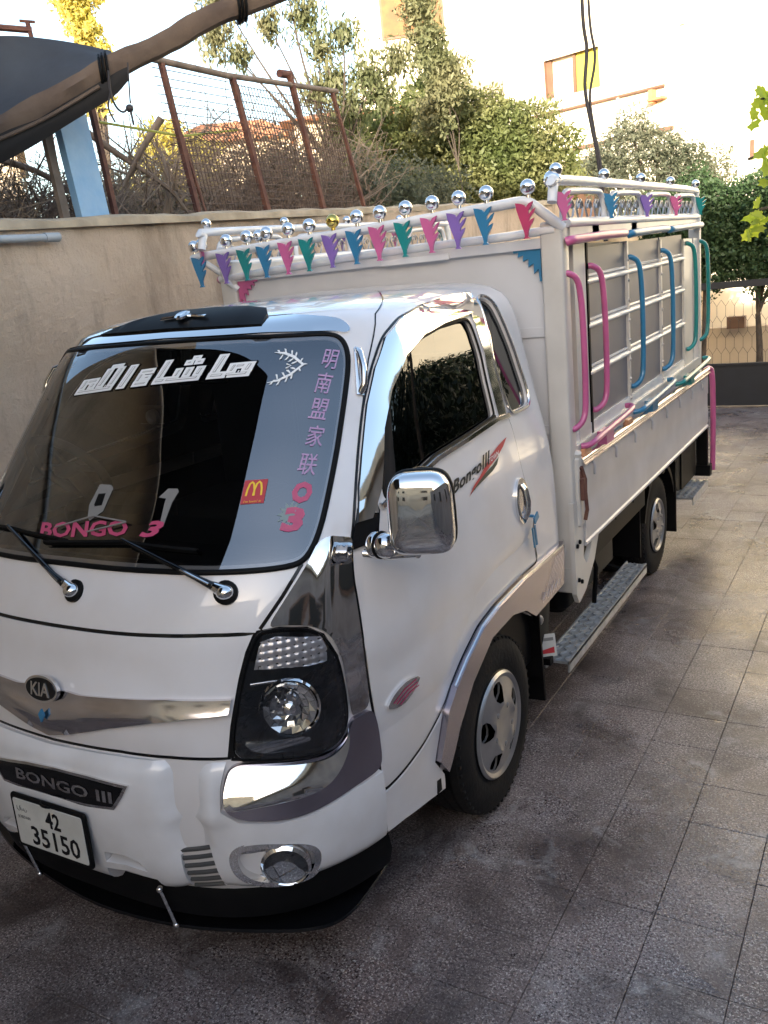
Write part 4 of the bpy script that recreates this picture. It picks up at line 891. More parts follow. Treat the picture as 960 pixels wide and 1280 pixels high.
# ---- front panel, cowl line, corners
HEAD = rnd(HEAD, .24, 2); CORNER = rnd(CORNER, .24, 2); LOWT = rnd(LOWT, .24, 3); LOWC = rnd(LOWC, .24, 3)
def front_disp(s, t):
    return .006*np.exp(-((t-1.09)/.03)**2) + .008*np.clip((.36-np.abs(s))/.1, 0, 1)*np.clip((t-.80)/.03, 0, 1)*np.clip((.99-t)/.05, 0, 1)
fp = patch('front_panel', inset(FRONTP, .004), 'paint', TR, off=.004, disp=front_disp, grid=.03, step=.025)
for sg in (1, -1):
    c = CORNER if sg > 0 else mir(CORNER)
    patch('corner_trim', c, 'chrome', TR, off=.008, thick=.01, disp=lambda s, t: .010*np.exp(-((np.abs(s)-.60-.05*(1.3-t))/.018)**2), grid=.018, step=.015)
    c = LOWT[::-1] if sg > 0 else mir(LOWT[::-1])
    lt = patch('lower_trim', c, 'lilac', TR, off=.016, thick=.02, grid=.025, step=.02)
    c = LOWC[::-1] if sg > 0 else mir(LOWC[::-1])
    patch('lamp_underlid', c, 'chrome', TR, off=.020, thick=.01, disp=lambda s, t: -.016+.062*np.clip((.79-t)/.13, 0, 1)-.05*np.clip((.675-t)/.04, 0, 1)**2, grid=.012, step=.012)
# winged chrome grille bar with oval badge
VC = [(.0, .938), (.06, .940), (.096, .936), (.20, .944), (.301, .950), (.424, .943), (.419, .908), (.348, .903), (.283, .890), (.17, .856), (.06, .815), (0, .800)]
VC = (VC + [(-a, b) for a, b in VC[-2:0:-1]])[::-1]
vb = patch('grille_bar', VC, 'chrome2', TR, off=.022, thick=.03, disp=lambda s, t: .012*np.exp(-((t-.90+.10*np.exp(-(s/.12)**2)*.4)/.022)**2), grid=.018, step=.015)
c0 = cabS(0, .940); n0 = cabN(.0001, .940); u0 = Vector((0, 0, 1)); u0 = (u0-Vector(n0)*u0.dot(Vector(n0))).normalized(); r0 = Vector((1, 0, 0))
def ell(a, b, k=36): return [(a*math.cos(2*math.pi*i/k), b*math.sin(2*math.pi*i/k)) for i in range(k)]
o0 = Vector(c0)+Vector(n0)*.03
em = MB().prism(ell(.070, .040), o0, r0, u0, .012).build('oval_badge', 'chrome', TR, 30)
MB().prism(ell(.062, .033), o0+Vector(n0)*.0005, r0, u0, .0135).build('badge_field', 'gloss', em, 30)
def badge_text(body, o, ex, ey, size, m, parent, name='lettering', shear=0, bold=0, sx=1.):
    v, f = text_geo(body, shear, bold); nz = Vector(ex).cross(Vector(ey)).normalized()
    V = [Vector(o)+Vector(ex)*p[0]*size*sx+Vector(ey)*p[1]*size for p in v]
    mb = MB(); mb.add(V, f); mb.add([q-nz*.0012 for q in V], [g[::-1] for g in f])
    n = len(V); em = {}
    for g in f:
        for i in range(len(g)): e = (g[i], g[(i+1) % len(g)]); em[e] = 1
    side = [(a, a+0) for a, b in em if (b, a) not in em]
    S = []; 
    for a, b in em:
        if (b, a) not in em: S.append((b, a, a+n, b+n))
    mb.f += [tuple(q) for q in S]; mb.m += [0]*len(S)
    return mb.build(name, m, parent)
badge_text('KIA', o0+Vector(n0)*.0155, r0, u0, .040, 'chrome', em, bold=.02, sx=.92)
MB().prism([(0, .018), (.012, 0), (0, -.022), (-.012, 0)], Vector(cabS(0, .865))+Vector(n0)*.038, r0, u0, .006).build('diamond_stud', 'blue', vb)
# ---- headlamps
for sg in (1, -1):
    H = HEAD if sg > 0 else mir(HEAD)
    hb = patch('headlight', inset(H, .003), 'gloss', TR, off=.002, thick=.01, grid=.03, step=.02)
    def hp(s, t, o): return Vector(cabS(sg*s, t))+Vector(cabN(sg*s, t))*o
    # indicator chamber
    tn = [(.476, 1.082), (.506, 1.090), (.594, 1.064), (.609, 1.026), (.607, .992), (.568, .993), (.520, 1.003), (.465, 1.012)][::-1]; tn = tn if sg > 0 else mir(tn)
    ind = patch('indicator', tn, 'lampclear', hb, off=.006, thick=.004, disp=lambda s, t: .0035*np.sin(t*700)+.002*np.sin(s*160), grid=.007, step=.01) if False else None
    V, F = pgeo(tn, [], .004, .004, lambda s, t: .0016*np.sin(t*900)+.0016*np.sin(s*380), .005, .01); mesh('indicator', V, F, 'lampclear', hb, 60)
    c = hp(.528, .893, .004); n = Vector(cabN(sg*.545, .893)); n = (n+Vector((0, -.45, 0))).normalized()
    mb = MB(); prof = [(-.002+.05*(1-math.cos(a))-.045, .068*math.sin(a)) for a in np.linspace(0.0, math.pi*.5, 9)][::-1]
    mb.lathe([(0.006, .086), (.012, .081), (.005, .074), (-.001, .060), (-.003, .040), (-.001, .022)], c, n, 30); 
    mb.build('reflector', 'chrome', hb, 40)
    mb = MB(); rf = random.Random(8)
    for j in range(3):
        for k in range(14):
            a0 = 2*math.pi*(k+.5*j)/14; a1 = a0+2*math.pi/14*.94; e = n.orthogonal().normalized(); g = n.cross(e); ra, rb = .072-.018*j, .055-.018*j
            q = lambda a, r, h: c+e*math.cos(a)*r+g*math.sin(a)*r+n*h
            hh_ = [rf.uniform(0, .006)+(.012-.004*j) for _ in range(2)]+[rf.uniform(0, .005)+(.007-.003*j) for _ in range(2)]
            mb.add([q(a0, ra, hh_[0]), q(a1, ra, hh_[1]), q(a1, rb, hh_[2]), q(a0, rb, hh_[3])], [(0, 1, 2, 3)])
    for k in range(0):   # faceted bowl
        a0 = 2*math.pi*k/12; a1 = a0+2*math.pi/12; e = n.orthogonal().normalized(); g = n.cross(e)
        def q(a, r, h): return c+e*math.cos(a)*r+g*math.sin(a)*r+n*h
        h0 = .004*((k*5) % 3)
        mb.add([q(a0, .070, .005+h0), q(a1, .070, .011-h0), q(a1, .020, .001), q(a0, .020, .003)], [(0, 1, 2, 3)])
    tag(mb.build('reflector_facet', 'chrome', hb), kind='stuff')
    MB().lathe([(0, .020), (.012, .018), (.018, .010), (.020, 0)], c+n*.004, n, 16).build('bulb_cap', 'chrome', hb, 40)
    lr = [(.438, .820), (.470, .812), (.520, .808), (.560, .800), (.566, .785), (.548, .772), (.507, .772), (.462, .784)][::-1]; lr = rnd(lr, .25, 1); lr = lr if sg > 0 else mir(lr)
    V, F = pgeo(lr, [], .005, .003, lambda s, t: .004*np.sin((t-.77)*60), .01, .01); mesh('lower_reflector', V, F, 'chrome', hb, 60)
    mb = MB(); ribbon(mb, [(sg*.458, .973), (sg*.50, .972), (sg*.55, .962)], .009, .004, h=.003); mb.build('bezel_line', 'chrome2', hb, 50)
    V, F = pgeo(inset(H, .006), [], .020, .0, None, .03, .02); mesh('lens', V, F, 'lens', hb, 60)
    mb = MB(); ribbon(mb, inset(H, -.001), .008, .003, True, h=.008); mb.build('lamp_rim', 'gloss', hb, 50)
# ---- windscreen
V, F = pgeo(inset(WS, .001), [], .002, .004, None, .035, .03); ws = mesh('windscreen', V, F, 'ws', TR, 60)
V, F = pgeo(inset(WS, .0), [inset(WS, .022)], -.004, .0, None, .03, .02); mesh('black_border', V, F, 'gloss', ws, 60)
mb = MB(); ribbon(mb, inset(WS, -.004), .016, .001, True, h=.006); mb.build('windscreen_seal', 'black', TR, 50)
# glossy header strip and black scoop above the glass
hd = [(-.53, 1.858), (-.35, 1.871), (0, 1.876), (.35, 1.871), (.53, 1.858), (.575, 1.845), (.585, 1.862), (.55, 1.892), (.35, 1.938), (0, 1.955), (-.35, 1.938), (-.55, 1.892), (-.585, 1.862), (-.575, 1.845)]
patch('header_trim', rnd(hd, .24, 2), 'chrome', TR, off=.006, thick=.01, disp=lambda s, t: .006*np.sin(np.clip((t-1.86)/.08, 0, 1)*3.1), grid=.02, step=.02)
sc = [(-.30, 1.898), (0, 1.900), (.335, 1.892), (.340, 1.925), (.325, 1.945), (.12, 1.958), (-.05, 1.958), (-.16, 1.938)]
sp = patch('roof_scoop', sc, 'black', TR, off=.016, thick=.02, disp=lambda s, t: .014*np.clip((t-1.89)/.04, 0, 1)*np.clip((.36-np.abs(s))/.1, 0, 1), grid=.02, step=.02)
mb = MB(); ribbon(mb, [(-.05, 1.922), (.05, 1.928), (.14, 1.920)], .016, .030, h=.006); q = Vector(cabS(.04, 1.924))+Vector(cabN(.04, 1.924))*.034
mb.lathe([(0, .028), (.007, .028), (.011, .020), (.008, .012), (.008, .0)], q, Vector(cabN(.04, 1.924)), 20); mb.build('scoop_emblem', 'chrome', sp, 40)
# ---- bumper
REC = [(.128, .446), (.18, .449), (.232, .436), (.215, .466), (.180, .484), (.132, .482)]
BUM = [(0, .345), (.112, .345), (.122, .424), (.18, .430), (.243, .412), (.258, .340), (.275, .325), (.33, .318), (.39, .330), (.474, .332), (.547, .333), (.627, .354), (.712, .375), (.716, .49), (.716, .600), (.647, .597), (.592, .581), (.543, .572), (.497, .575), (.424, .597), (.395, .635), (.397, .70), (.408, .768), (.304, .776), (.187, .779), (0, .772)]
BUM = BUM + [(-a, b) for a, b in BUM[-2:0:-1]]
def sg_(x): return 1/(1+np.exp(-x))
def bum_disp(s, t):
    a = np.abs(s); e = .29+.0*t
    d = .020*sg_((e-a)/.010) - .030*np.exp(-((a-.330)/.030)**2)*sg_((t-.50)/.02) + .014*np.exp(-((a-.375)/.014)**2)*sg_((t-.52)/.02)*sg_((.74-t)/.02) + .012*sg_((a-.40)/.012)*sg_((.60-t)/.03)
    d = d - .035*np.clip((.40-t)/.06, 0, 1)**2 - .018*np.clip((t-.735)/.04, 0, 1)**2
    d = d + .012*np.exp(-((t-.60-.10*(a-.2))/.02)**2)*sg_((a-.29)/.01)*sg_((.40-a)/.01)
    d = d + .012*np.exp(-(a/.20)**4)*sg_((.64-t)/.015)
    return d
FOG = None
VENT = [(.302, .492), (.363, .529), (.374, .374), (.302, .358)]
FOG = [(.398, .508), (.419, .532), (.455, .533), (.492, .520), (.53, .503), (.556, .479), (.567, .445), (.563, .405), (.547, .369), (.525, .356), (.490, .353), (.45, .365), (.42, .388), (.400, .427), (.394, .47)][::-1]
FOG = rnd(FOG, .24, 3)
hol = [REC, mir(REC), VENT[::-1], mir(VENT[::-1]), inset(FOG, .006), mir(inset(FOG, .006))]
bu = patch('bumper', BUM, 'paint2', TR, holes=hol, off=.012, thick=.035, disp=bum_disp, grid=.018, step=.018)
for sg in (1, -1):
    v_ = VENT[::-1] if sg > 0 else mir(VENT[::-1])
    V, F = pgeo(inset(v_, -.004), [], -.004, .0, None, .02, .02); vt = mesh('air_vent', V, F, 'black', bu, 30)
    for k in range(6):
        y0 = .372+.025*k; mb = MB(); ribbon(mb, [(sg*.303, y0-.01+.003*k), (sg*.370, y0+.006+.003*k)], .012, .001, h=.008); mb.build('slat', 'darkslat', vt)
    r_ = REC if sg > 0 else mir(REC)
    V, F = pgeo(inset(r_, -.010), [], -.022, .0, None, .02, .02); mesh('tow_recess', V, F, 'hub', bu, 30)
    f_o = FOG if sg > 0 else mir(FOG)
    fo = patch('fog_light', inset(f_o, .002), 'chrome', bu, holes=[inset(f_o, .022)], off=.022, thick=.024, disp=lambda s, t: .0*s, grid=.012, step=.015)
    V, F = pgeo(inset(f_o, .002), [], -.006, .0, lambda s, t: .020*np.clip((t-.44)/.08, -1, 1)**2, .012, .015); mesh('fog_bowl', V, F, 'chrome', fo, 60)
    c = Vector(cabS(sg*.497, .435))+Vector(cabN(sg*.497, .435))*.004; n = (Vector(cabN(sg*.497, .435))+Vector((0, -.5, 0))).normalized()
    MB().lathe([(0, .072), (.018, .072), (.026, .064), (.014, .054), (.004, .035), (0, 0)], c, n, 28, ).build('fog_reflector', 'chrome', fo, 40)
    mb = MB().lathe([(.020, .066), (.030, .046), (.035, .0)], c, n, 24); mb.build('fog_glass', 'lens', fo, 60)
# BONGO badge plate on the bumper
bp = [(a*.92+.030, b-.004) for a, b in [(-.212, .700), (-.10, .716), (0, .722), (.10, .722), (.212, .714), (.196, .680), (.170, .640), (.10, .632), (0, .628), (-.10, .628), (-.20, .630), (-.215, .66)]]
bd = patch('name_plate', bp[::-1], 'chrome', TR, off=.040, thick=.02, grid=.02, step=.02)
V, F = pgeo(inset(bp[::-1], .009), [], .0415, .0, None, .02, .02); mesh('plate_field', V, F, 'gloss', bd, 60)
v, f = text_geo('BONGO III', 0, .02); v = v*[1, 1]; wv = v[:, 0].max()-v[:, 0].min()
on_cab(v*[.285/wv, .032], f, (.045, .672), (1, 0), (0, 1), 1, .0435, 'lettering', 'chrome', bd)
# licence plate
pc = Vector((0, -1.330, .522)); ex = Vector((1, 0, 0)); ey = Vector((0, .02, 1)).normalized()
pm = MB(); pm.rbox(pc, (.326, .182, .012), .012, Matrix((ex, ey, ex.cross(ey))).transposed()); lp = pm.build('licence_plate', 'black', TR, 40)
pz = ex.cross(ey); MB().rbox(pc+pz*.006, (.300, .155, .004), .008, Matrix((ex, ey, pz)).transposed()).build('plate_face', 'plate', lp, 40)
badge_text('42', pc+ex*.022+ey*.037+pz*.0095, ex, ey, .055, 'gloss', lp, 'digits', bold=.02, sx=.85)
badge_text('35150', pc+ex*.018-ey*.034+pz*.0095, ex, ey, .064, 'gloss', lp, 'digits', bold=.015, sx=.98)
badge_text('الأردن', pc-ex*.112+ey*.048+pz*.0095, ex, ey, .020, 'greyv', lp, 'digits')
badge_text('JORDAN', pc-ex*.108+ey*.018+pz*.0095, ex, ey, .013, 'greyv', lp, 'digits')
MB().tube([pc+ex*.01+ey*.088+pz*.002+ex*.03*math.cos(a)+pz*.016*math.sin(a) for a in np.linspace(0, math.pi, 8)], .004, 6).build('plate_bracket', 'black', lp)
# black valance, lip and chrome stays
def plan(k, d, z0, z1, name, m, mid=None):
    mb = MB(); ss_ = np.linspace(-.735, .735, 41); V = []
    for s in ss_:
        p = cabS(s, .36); n = cabN(s if abs(s) > .002 else .002, .36); n = np.array([n[0], n[1], 0]); n /= np.linalg.norm(n)
        for z, o in d: V.append((p[0]+n[0]*o, p[1]+n[1]*o, z))
    m_ = len(d); F = [(i*m_+j, (i+1)*m_+j, (i+1)*m_+j+1, i*m_+j+1) for i in range(40) for j in range(m_-1)]
    mb.add(V, F); return mb.build(name, m, TR, 35)
plan(0, [(.40, -.03), (.335, -.004), (.30, .004), (.24, -.012), (.20, -.07), (.20, -.3)], 0, 0, 'lower_valance', 'black')
LIPZ = .175
lip = [(-.68, -.60), (-.76, -.66), (-.785, -.85), (-.75, -1.03), (-.58, -1.12), (-.3, -1.19), (0, -1.225), (.3, -1.195), (.56, -1.11), (.71, -1.03), (.76, -.94), (.76, -.80), (.74, -.66), (.68, -.60)]
lip = smoothpath([(a, b, 0) for a, b in lip], 4); lip = [(p[0], p[1]) for p in lip]
MB().prism(lip[::-1] + [], (0, 0, LIPZ), (1, 0, 0), (0, 1, 0), .012).build('front_lip', 'gloss', TR, 30)
for x in (-.30, .31):
    mb = MB(); mb.tube([(x-.01, -1.232, .335), (x, -1.218, .25), (x+.004, -1.208, .195)], .006, 8); mb.sphere((x+.004, -1.208, .198), .010); mb.sphere((x-.01, -1.232, .335), .011); mb.build('lip_stay', 'chrome', TR, 40)
# ---- wipers
def wiper(p, t_, blade):
    A = Vector(cabS(*p))+Vector(cabN(*p))*.012; B = Vector(cabS(*t_))+Vector(cabN(*t_))*.030; n = Vector(cabN(*p)); d = (B-A).normalized()
    mb = MB(); mb.sphere(A, .026, 16, 10, (1, 1, .8)); mb.tube([A, A+d*.05], .018, 12, rr=[.022, .013]); w_ = mb.build('wiper', 'chrome', TR, 50)
    MB().lathe([(-.014, .034), (-.004, .034), (0, .026)], A, n, 20).build('pivot_base', 'black', w_, 40)
    MB().tube([A+d*.04+n*.008, A+d*.09+n*.015, B], .007, 8, rr=[.012, .009, .005]).build('arm', 'gloss', w_, 50)
    MB().tube([A+d*.05+n*.021, A+d*.15+n*.025], .0035, 6).build('arm_trim', 'chrome', w_, 50)
    mb = MB(); ribbon(mb, blade, .012, .006, h=.016); mb.build('blade', 'black', w_, 50)
wiper((.044, 1.207), (-.245, 1.335), [(-.50, 1.322), (-.245, 1.335), (-.02, 1.318)])
wiper((.404, 1.216), (.148, 1.327), [(-.10, 1.310), (.148, 1.327), (.33, 1.312)])
mb = MB(); ribbon(mb, [(-.09, 1.35), (.02, 1.385), (.13, 1.375)], .005, .012, h=.003); ribbon(mb, [(.13, 1.375), (.02, 1.345)], .005, .012, h=.003); mb.build('washer_hose', 'greyv', TR, 50)
# ---- outside mirrors
def shell_box(c, hw, hh, hd_, ax, ay, az):
    # egg-like superellipsoid box
    V = []; F = []; n, m = 36, 20
    def sp_(v, e): return math.copysign(abs(v)**e, v)
    for i in range(m+1):
        a = -math.pi/2+math.pi*i/m
        for k in range(n):
            b = 2*math.pi*k/n
            x = sp_(math.cos(a), .55)*sp_(math.cos(b), .48)*hw*(1-.07*math.sin(b)); y = sp_(math.cos(a), .55)*sp_(math.sin(b), .48)*hh; z = sp_(math.sin(a), .75)*hd_
            V.append(Vector(c)+ax*x+ay*y+az*z)
    for i in range(m):
        for k in range(n): F.append((i*n+k, i*n+(k+1) % n, (i+1)*n+(k+1) % n, (i+1)*n+k))
    return V, F
for sg in (1, -1):
    mi = bpy.data.objects.new('mirror', None); mi.empty_display_size = .1; link(mi, TR)
    az = Vector((sg*.38, -1, .05)).normalized(); ay = Vector((0, 0, 1)); ax = ay.cross(az).normalized(); ay = az.cross(ax)
    c = Vector((sg*1.043, -.80, 1.398))
    V, F = shell_box(c, .087, .111, .052, ax, ay, az); o = MB().add(V, F).build('mirror_shell', 'chrome', mi, 60)
    V, F = shell_box(c-az*.040, .089, .113, .028, ax, ay, az); MB().add(V, F).build('mirror_rim', 'black', mi, 60)
    MB().prism([(x*.086, y*.112) for x, y in arc2(0, 0, 1, 0, 350, 24)], c-az*.070, -ax, ay, .004).build('mirror_glass', 'chrome', mi, 40)
    mb = MB(); b0 = Vector((sg*.880, -.775, 1.292))
    mb.sphere(b0, .036, 18, 12, (.8, 1, 1.05)); mb.sphere(b0+Vector((sg*.038, -.012, .004)), .036, 18, 12, (1, 1, 1))
    mb.tube([b0+Vector((-sg*.05, .02, -.035)), b0+Vector((sg*.03, 0, -.03)), c-Vector((sg*.02, 0, .112))], .014, 10); mb.build('mirror_mount', 'chrome', mi, 60)
    MB().lathe([(-.003, .039), (.003, .039)], b0+Vector((sg*.020, -.004, .002)), (1*sg, -.2, .08), 24).build('mount_joint', 'black', mi, 40)
    tri_ = [(.662, 1.265), (.660, 1.50), (.668, 1.505), (.700, 1.40), (.735, 1.345), (.74, 1.27)][::-1]; tri_ = tri_ if sg > 0 else mir(tri_)
    V, F = pgeo(tri_, [], .009, .006, None, .03, .02); mesh('sail_panel', V, F, 'gloss', mi, 50)
    mb = MB(); ribbon(mb, [(sg*.690, 1.50), (sg*.698, 1.42), (sg*.72, 1.34)], .018, .010, h=.008); ribbon(mb, [(sg*.660, 1.50), (sg*.680, 1.512)], .008, .010, h=.006); mb.build('sail_strip', 'chrome', mi, 50)
# ---- door decal
def decal(polys, c, size, off, name, m, parent, ex=None, ey=(0, 1)):
    V, F = trim_(polys); return on_cab(V, F, c, ex or (1/SX*1.06, 0), ey, size, off, name, m, parent)
dr = [o for o in TR.children if o.name == 'door'][0] if TR.children else None
sw = [(-.02, -.40), (.10, -.12), (.22, .03), (.33, .22), (.50, .52), (.70, .72), (.86, .83), (.92, .86), (.80, .60), (.64, .36), (.40, .12), (.24, -.06), (.10, -.22)]
sw2 = [(.02, -.36), (.10, -.16), (.30, .02), (.52, .16), (.68, .34), (.62, .12), (.50, -.02), (.30, -.14), (.14, -.24)]
decal([sw2], (1.235, 1.290), 1, .0075, 'swoosh_decal', 'dgreen', dr, (.36, .0), (0, .100))
decal([sw], (1.235, 1.290), 1, .0085, 'swoosh_decal', 'redvinyl', dr, (.36, .0), (0, .100))
v, f = text_geo('BongoⅢ', .25, .03); wv = v[:, 0].max()-v[:, 0].min()
on_cab(v*[.29/wv, .056], f, (1.265, 1.318), (1, .12), (0, 1), 1, .0100, 'door_lettering', 'blackvinyl', dr)
v, f = text_geo('TOWN', .2, .01); wv = v[:, 0].max()-v[:, 0].min()
on_cab(v*[.085/wv, .017], f, (1.435, 1.333), (1, .12), (0, 1), 1, .0110, 'door_lettering', 'white', dr)
# ---- windscreen stickers
def wtext(body, c, h, m, ex=(1, 0), ey=(0, 1), shear=0, bold=0., width=None, name='sticker', off=.0042):
    v, f = text_geo(body, shear, bold)
    if width: v = v*[width/(v[:, 0].max()-v[:, 0].min())/1, h]
    else: v = v*[h*.8, h]
    return on_cab(v, f, c, ex, ey, 1, off, name, m, ws)
for ch, s, t in (('明', .536, 1.775), ('南', .529, 1.712), ('盟', .529, 1.645), ('家', .530, 1.575), ('联', .522, 1.505)):
    wtext(ch, (s, t), .052, 'lav', name='character_sticker', bold=.005, ex=(1, -.25), ey=(.12, 1))
wtext('O', (.518, 1.436), .052, 'pinkv', name='digit_sticker', bold=.06, ex=(1, -.2), ey=(.1, 1), width=.046)
wtext('3', (.509, 1.372), .058, 'pinkv', name='digit_sticker', bold=.06, ex=(1, -.2), ey=(.1, 1), width=.046)
wtext('BONGO', (-.010, 1.353), .040, 'pinkv', shear=-.25, bold=.03, width=.285, name='name_sticker', ex=(1, .08))
wtext('3', (.200, 1.364), .040, 'pinkv', shear=.3, bold=.04, width=.055, name='name_sticker')
oc = [(-.5, -.15), (-.3, -.6), (-.12, -.72), (.42, -.35), (.5, .5), (.3, .62), (-.35, .62)]
decal([[(x*1.0, y) for x, y in stroke2([(-.22, -.2), (-.22, .3), (.2, .34), (.24, -.15), (-.22, -.2)], .12)]], (.012, 1.425), .055, .0046, 'number_sticker', 'black', ws)
decal([oc], (.012, 1.425), .07, .0040, 'number_sticker', 'greyv', ws)
decal([[(-.35, .25), (-.05, .55), (.35, .55), (.42, .45), (.28, .1), (.22, -.7), (.05, -.6), (-.02, 0), (-.02, .22)]], (.213, 1.422), .075, .0040, 'number_sticker', 'greyv', ws)
# red square fast-food sticker with yellow arches
rs = decal([[(-.5, -.5), (.5, -.5), (.5, .5), (-.5, .5)]], (.414, 1.450), .058, .0040, 'arches_sticker', 'redvinyl', ws)
aw = lambda cx: stroke2([(cx-.17, -.22), (cx-.15, .05), (cx-.09, .28), (cx, .36), (cx+.09, .28), (cx+.15, .05), (cx+.17, -.22)], .085)
decal([aw(-.155), aw(.155)], (.414, 1.453), .058, .0048, 'arches_mark', 'yellow', rs)
wtext('i\'m lovin\' it', (.414, 1.4265), .006, 'yellow', width=.036, name='arches_mark', off=.0048)
# snowflake-like patch and white ornament
pts = []
for k in range(22): a = 2*math.pi*k/22; r = .5 if k % 2 else .28; pts.append((r*math.cos(a), r*math.sin(a)))
decal([pts], (.497, 1.388), .062, .0036, 'frost_sticker', 'palegreen', ws)
orn = [stroke2([(-.5, .42), (-.2, .38), (.12, .25), (.45, 0), (.12, -.25), (-.2, -.38), (-.5, -.42)], [.01, .06, .07, .1, .07, .06, .01])]
for sy in (1, -1):
    for k, (x, y, dx, dy) in enumerate([(-.30, .36, -.13, .12), (-.12, .34, -.10, .17), (.06, .27, -.04, .18), (.18, .18, .0, .2), (-.22, .34, -.08, -.14), (-.02, .29, -.12, -.12), (.12, .2, -.14, -.08), (.24, .1, -.16, -.04), (.34, .06, .08, .12)]):
        orn.append(stroke2([(x, y*sy), (x+dx*.6, (y+dy*.8)*sy), (x+dx, (y+dy)*sy)], [.03, .05, .005]))
orn += [stroke2([(.40, 0), (.5, .01), (.58, 0)], [.05, .04, .005]), stroke2([(-.05, .06), (.1, .0), (-.05, -.06)], .03)]
decal(orn, (.430, 1.768), .098, .0042, 'floral_sticker', 'white', ws)
# angular kufic banner: right-to-left letters drawn as straight bars
U = []
def bar(x0, y0, x1, y1): U.append([(x0+y0*.18, y0), (x1+y0*.18, y0), (x1+y1*.18, y1), (x0+y1*.18, y1)])
# meem alif
bar(5.55, 0, 6.25, .22); bar(6.05, .22, 6.25, .62); bar(5.75, .42, 6.05, .62); bar(5.62, .22, 5.80, .62); bar(5.10, 0, 5.55, .22); bar(5.10, .22, 5.30, 1.15)
# sheen alif
bar(3.55, 0, 4.75, .22); bar(4.55, .22, 4.75, .62); bar(4.17, .22, 4.35, .62); bar(3.80, .22, 3.97, .62); bar(3.15, 0, 3.55, .22); bar(3.15, .22, 3.35, 1.15)
bar(4.0, .85, 4.2, 1.02); bar(4.35, .85, 4.55, 1.02); bar(4.18, 1.08, 4.38, 1.22)
# hamza
bar(2.35, 0, 2.85, .18); bar(2.35, .18, 2.53, .62); bar(2.35, .62, 2.85, .80); bar(2.62, .30, 2.85, .46)
# Allah
bar(1.75, 0, 1.97, 1.15); bar(.05, 0, 1.45, .22); bar(1.25, .22, 1.45, 1.15); bar(.80, .22, 1.0, 1.15); bar(.05, .22, .25, .70); bar(.25, .5, .65, .70); bar(.45, .22, .65, .50); bar(.9, 1.22, 1.3, 1.34)
sc_ = .0875; cx = 3.2
out = [[((x-cx)*sc_, (y-.5)*sc_*.78) for x, y in inset([(a/SX, b) for a, b in p], -.075)] for p in U]
out = [[(x*SX, y) for x, y in p] if False else p for p in out]
def banner(polys, off, m, d):
    P = []
    for p in polys:
        q = [((x+d*sx_-cx)*.0975, (y+d*sy_-.5)*.0600) for (x, y), (sx_, sy_) in zip(p, ((-1, -1), (1, -1), (1, 1), (-1, 1)))]
        P.append(q)
    for i, p in enumerate(P):
        v, f = tri(p); V_.append((v, f, i))
for nm, off, m, d in (('banner_outline', .0038, 'gloss', .105), ('banner_letter', .0043, 'white', .06), ('banner_line', .0048, 'greyv', -.055), ('banner_letter', .0053, 'white', -.075)):
    V_ = []; banner(U, off, m, d); VV = []; FF = []
    for v, f, i in V_:
        b = len(VV); VV += [(x, y, i) for x, y in v]; FF += [tuple(k+b for k in q) for q in f]
    VV = np.array(VV); S = np.stack([.045+VV[:, 0]*.965, 1.768+VV[:, 1]*.9+.045*(np.cos(VV[:, 0]*1.8)-1)+.058*VV[:, 0]+VV[:, 2]*0], 1)
    X = cabS(S[:, 0], S[:, 1])+cabN(S[:, 0], S[:, 1])*(off+VV[:, 2:3]*.00003); tag(mesh(nm, X, FF, m, ws), kind='stuff')
# ---- cab interior
MB().bbox((-.62, -.84, 1.00), (.62, -.50, 1.18)).rbox((0, -.62, 1.20), (1.36, .30, .09), .04).rbox((-.38, -.52, 1.24), (.42, .22, .14), .05).build('dashboard', 'black', TR, 40)
mb = MB(); c = Vector((-.52, -.60, 1.44)); n = Vector((.0, .80, .60)).normalized(); e = Vector((1, 0, 0)); g = n.cross(e)
mb.tube([c+e*.155*math.cos(a)+g*.155*math.sin(a) for a in np.linspace(0, 2*math.pi, 40, endpoint=False)], .017, 10, closed=True)
for a in (0, math.pi, 1.5*math.pi): mb.tube([c, c+e*.15*math.cos(a)+g*.15*math.sin(a)-n*.0], .012, 6)
mb.sphere(c-n*.01, .05, 14, 8, (1, 1, .6)); mb.tube([c, c+n*.20+Vector((0, 0, -.35))], .03, 8); mb.build('steering_wheel', 'wheelgrey', TR, 50)
for x in (-.40, .0, .40):
    mb = MB(); mb.rbox((x, .12, 1.10), (.40 if x else .3, .46, .14), .06); mb.rbox((x, .36, 1.42), (.40 if x else .3, .12, .56), .05)
    if x: mb.rbox((x, .37, 1.76), (.24, .09, .14), .04)
    mb.build('seat', 'seat', TR, 50)
MB().bbox((-.77, -.4, .78), (.77, .76, .98)).build('cab_floor', 'black', TR)
V, F = pgeo([(-1.98, 1.3), (-1.98, 2.13), (1.98, 2.13), (1.98, 1.3)][::-1], [inset(WS, -.04), inset(SIDEWIN, -.04), mir(inset(SIDEWIN, -.04)), inset(QUART, -.02), mir(inset(QUART, -.02))], -.035, 0, None, .07, .06)
mesh('headlining', V, [q[::-1] for q in F], 'seat', TR, 60)
MB().bbox((-.60, .74, 1.0), (.60, .775, 1.84)).build('rear_lining', 'seat', TR)
mb = MB(); mb.rbox((-.075, -.575, 1.625), (.115, .03, .070), .012, Matrix.Rotation(math.radians(90), 3, 'X') if False else None); mb.tube([(-.07, -.575, 1.66), (-.065, -.55, 1.75)], .010, 8); dc = mb.build('dash_camera', 'black', TR, 40)
MB().lathe([(0, .026), (.016, .024), (.018, .016), (.010, .010), (.010, 0)], (-.062, -.590, 1.625), (0, -1, 0), 20).build('camera_lens', 'hub', dc, 40)
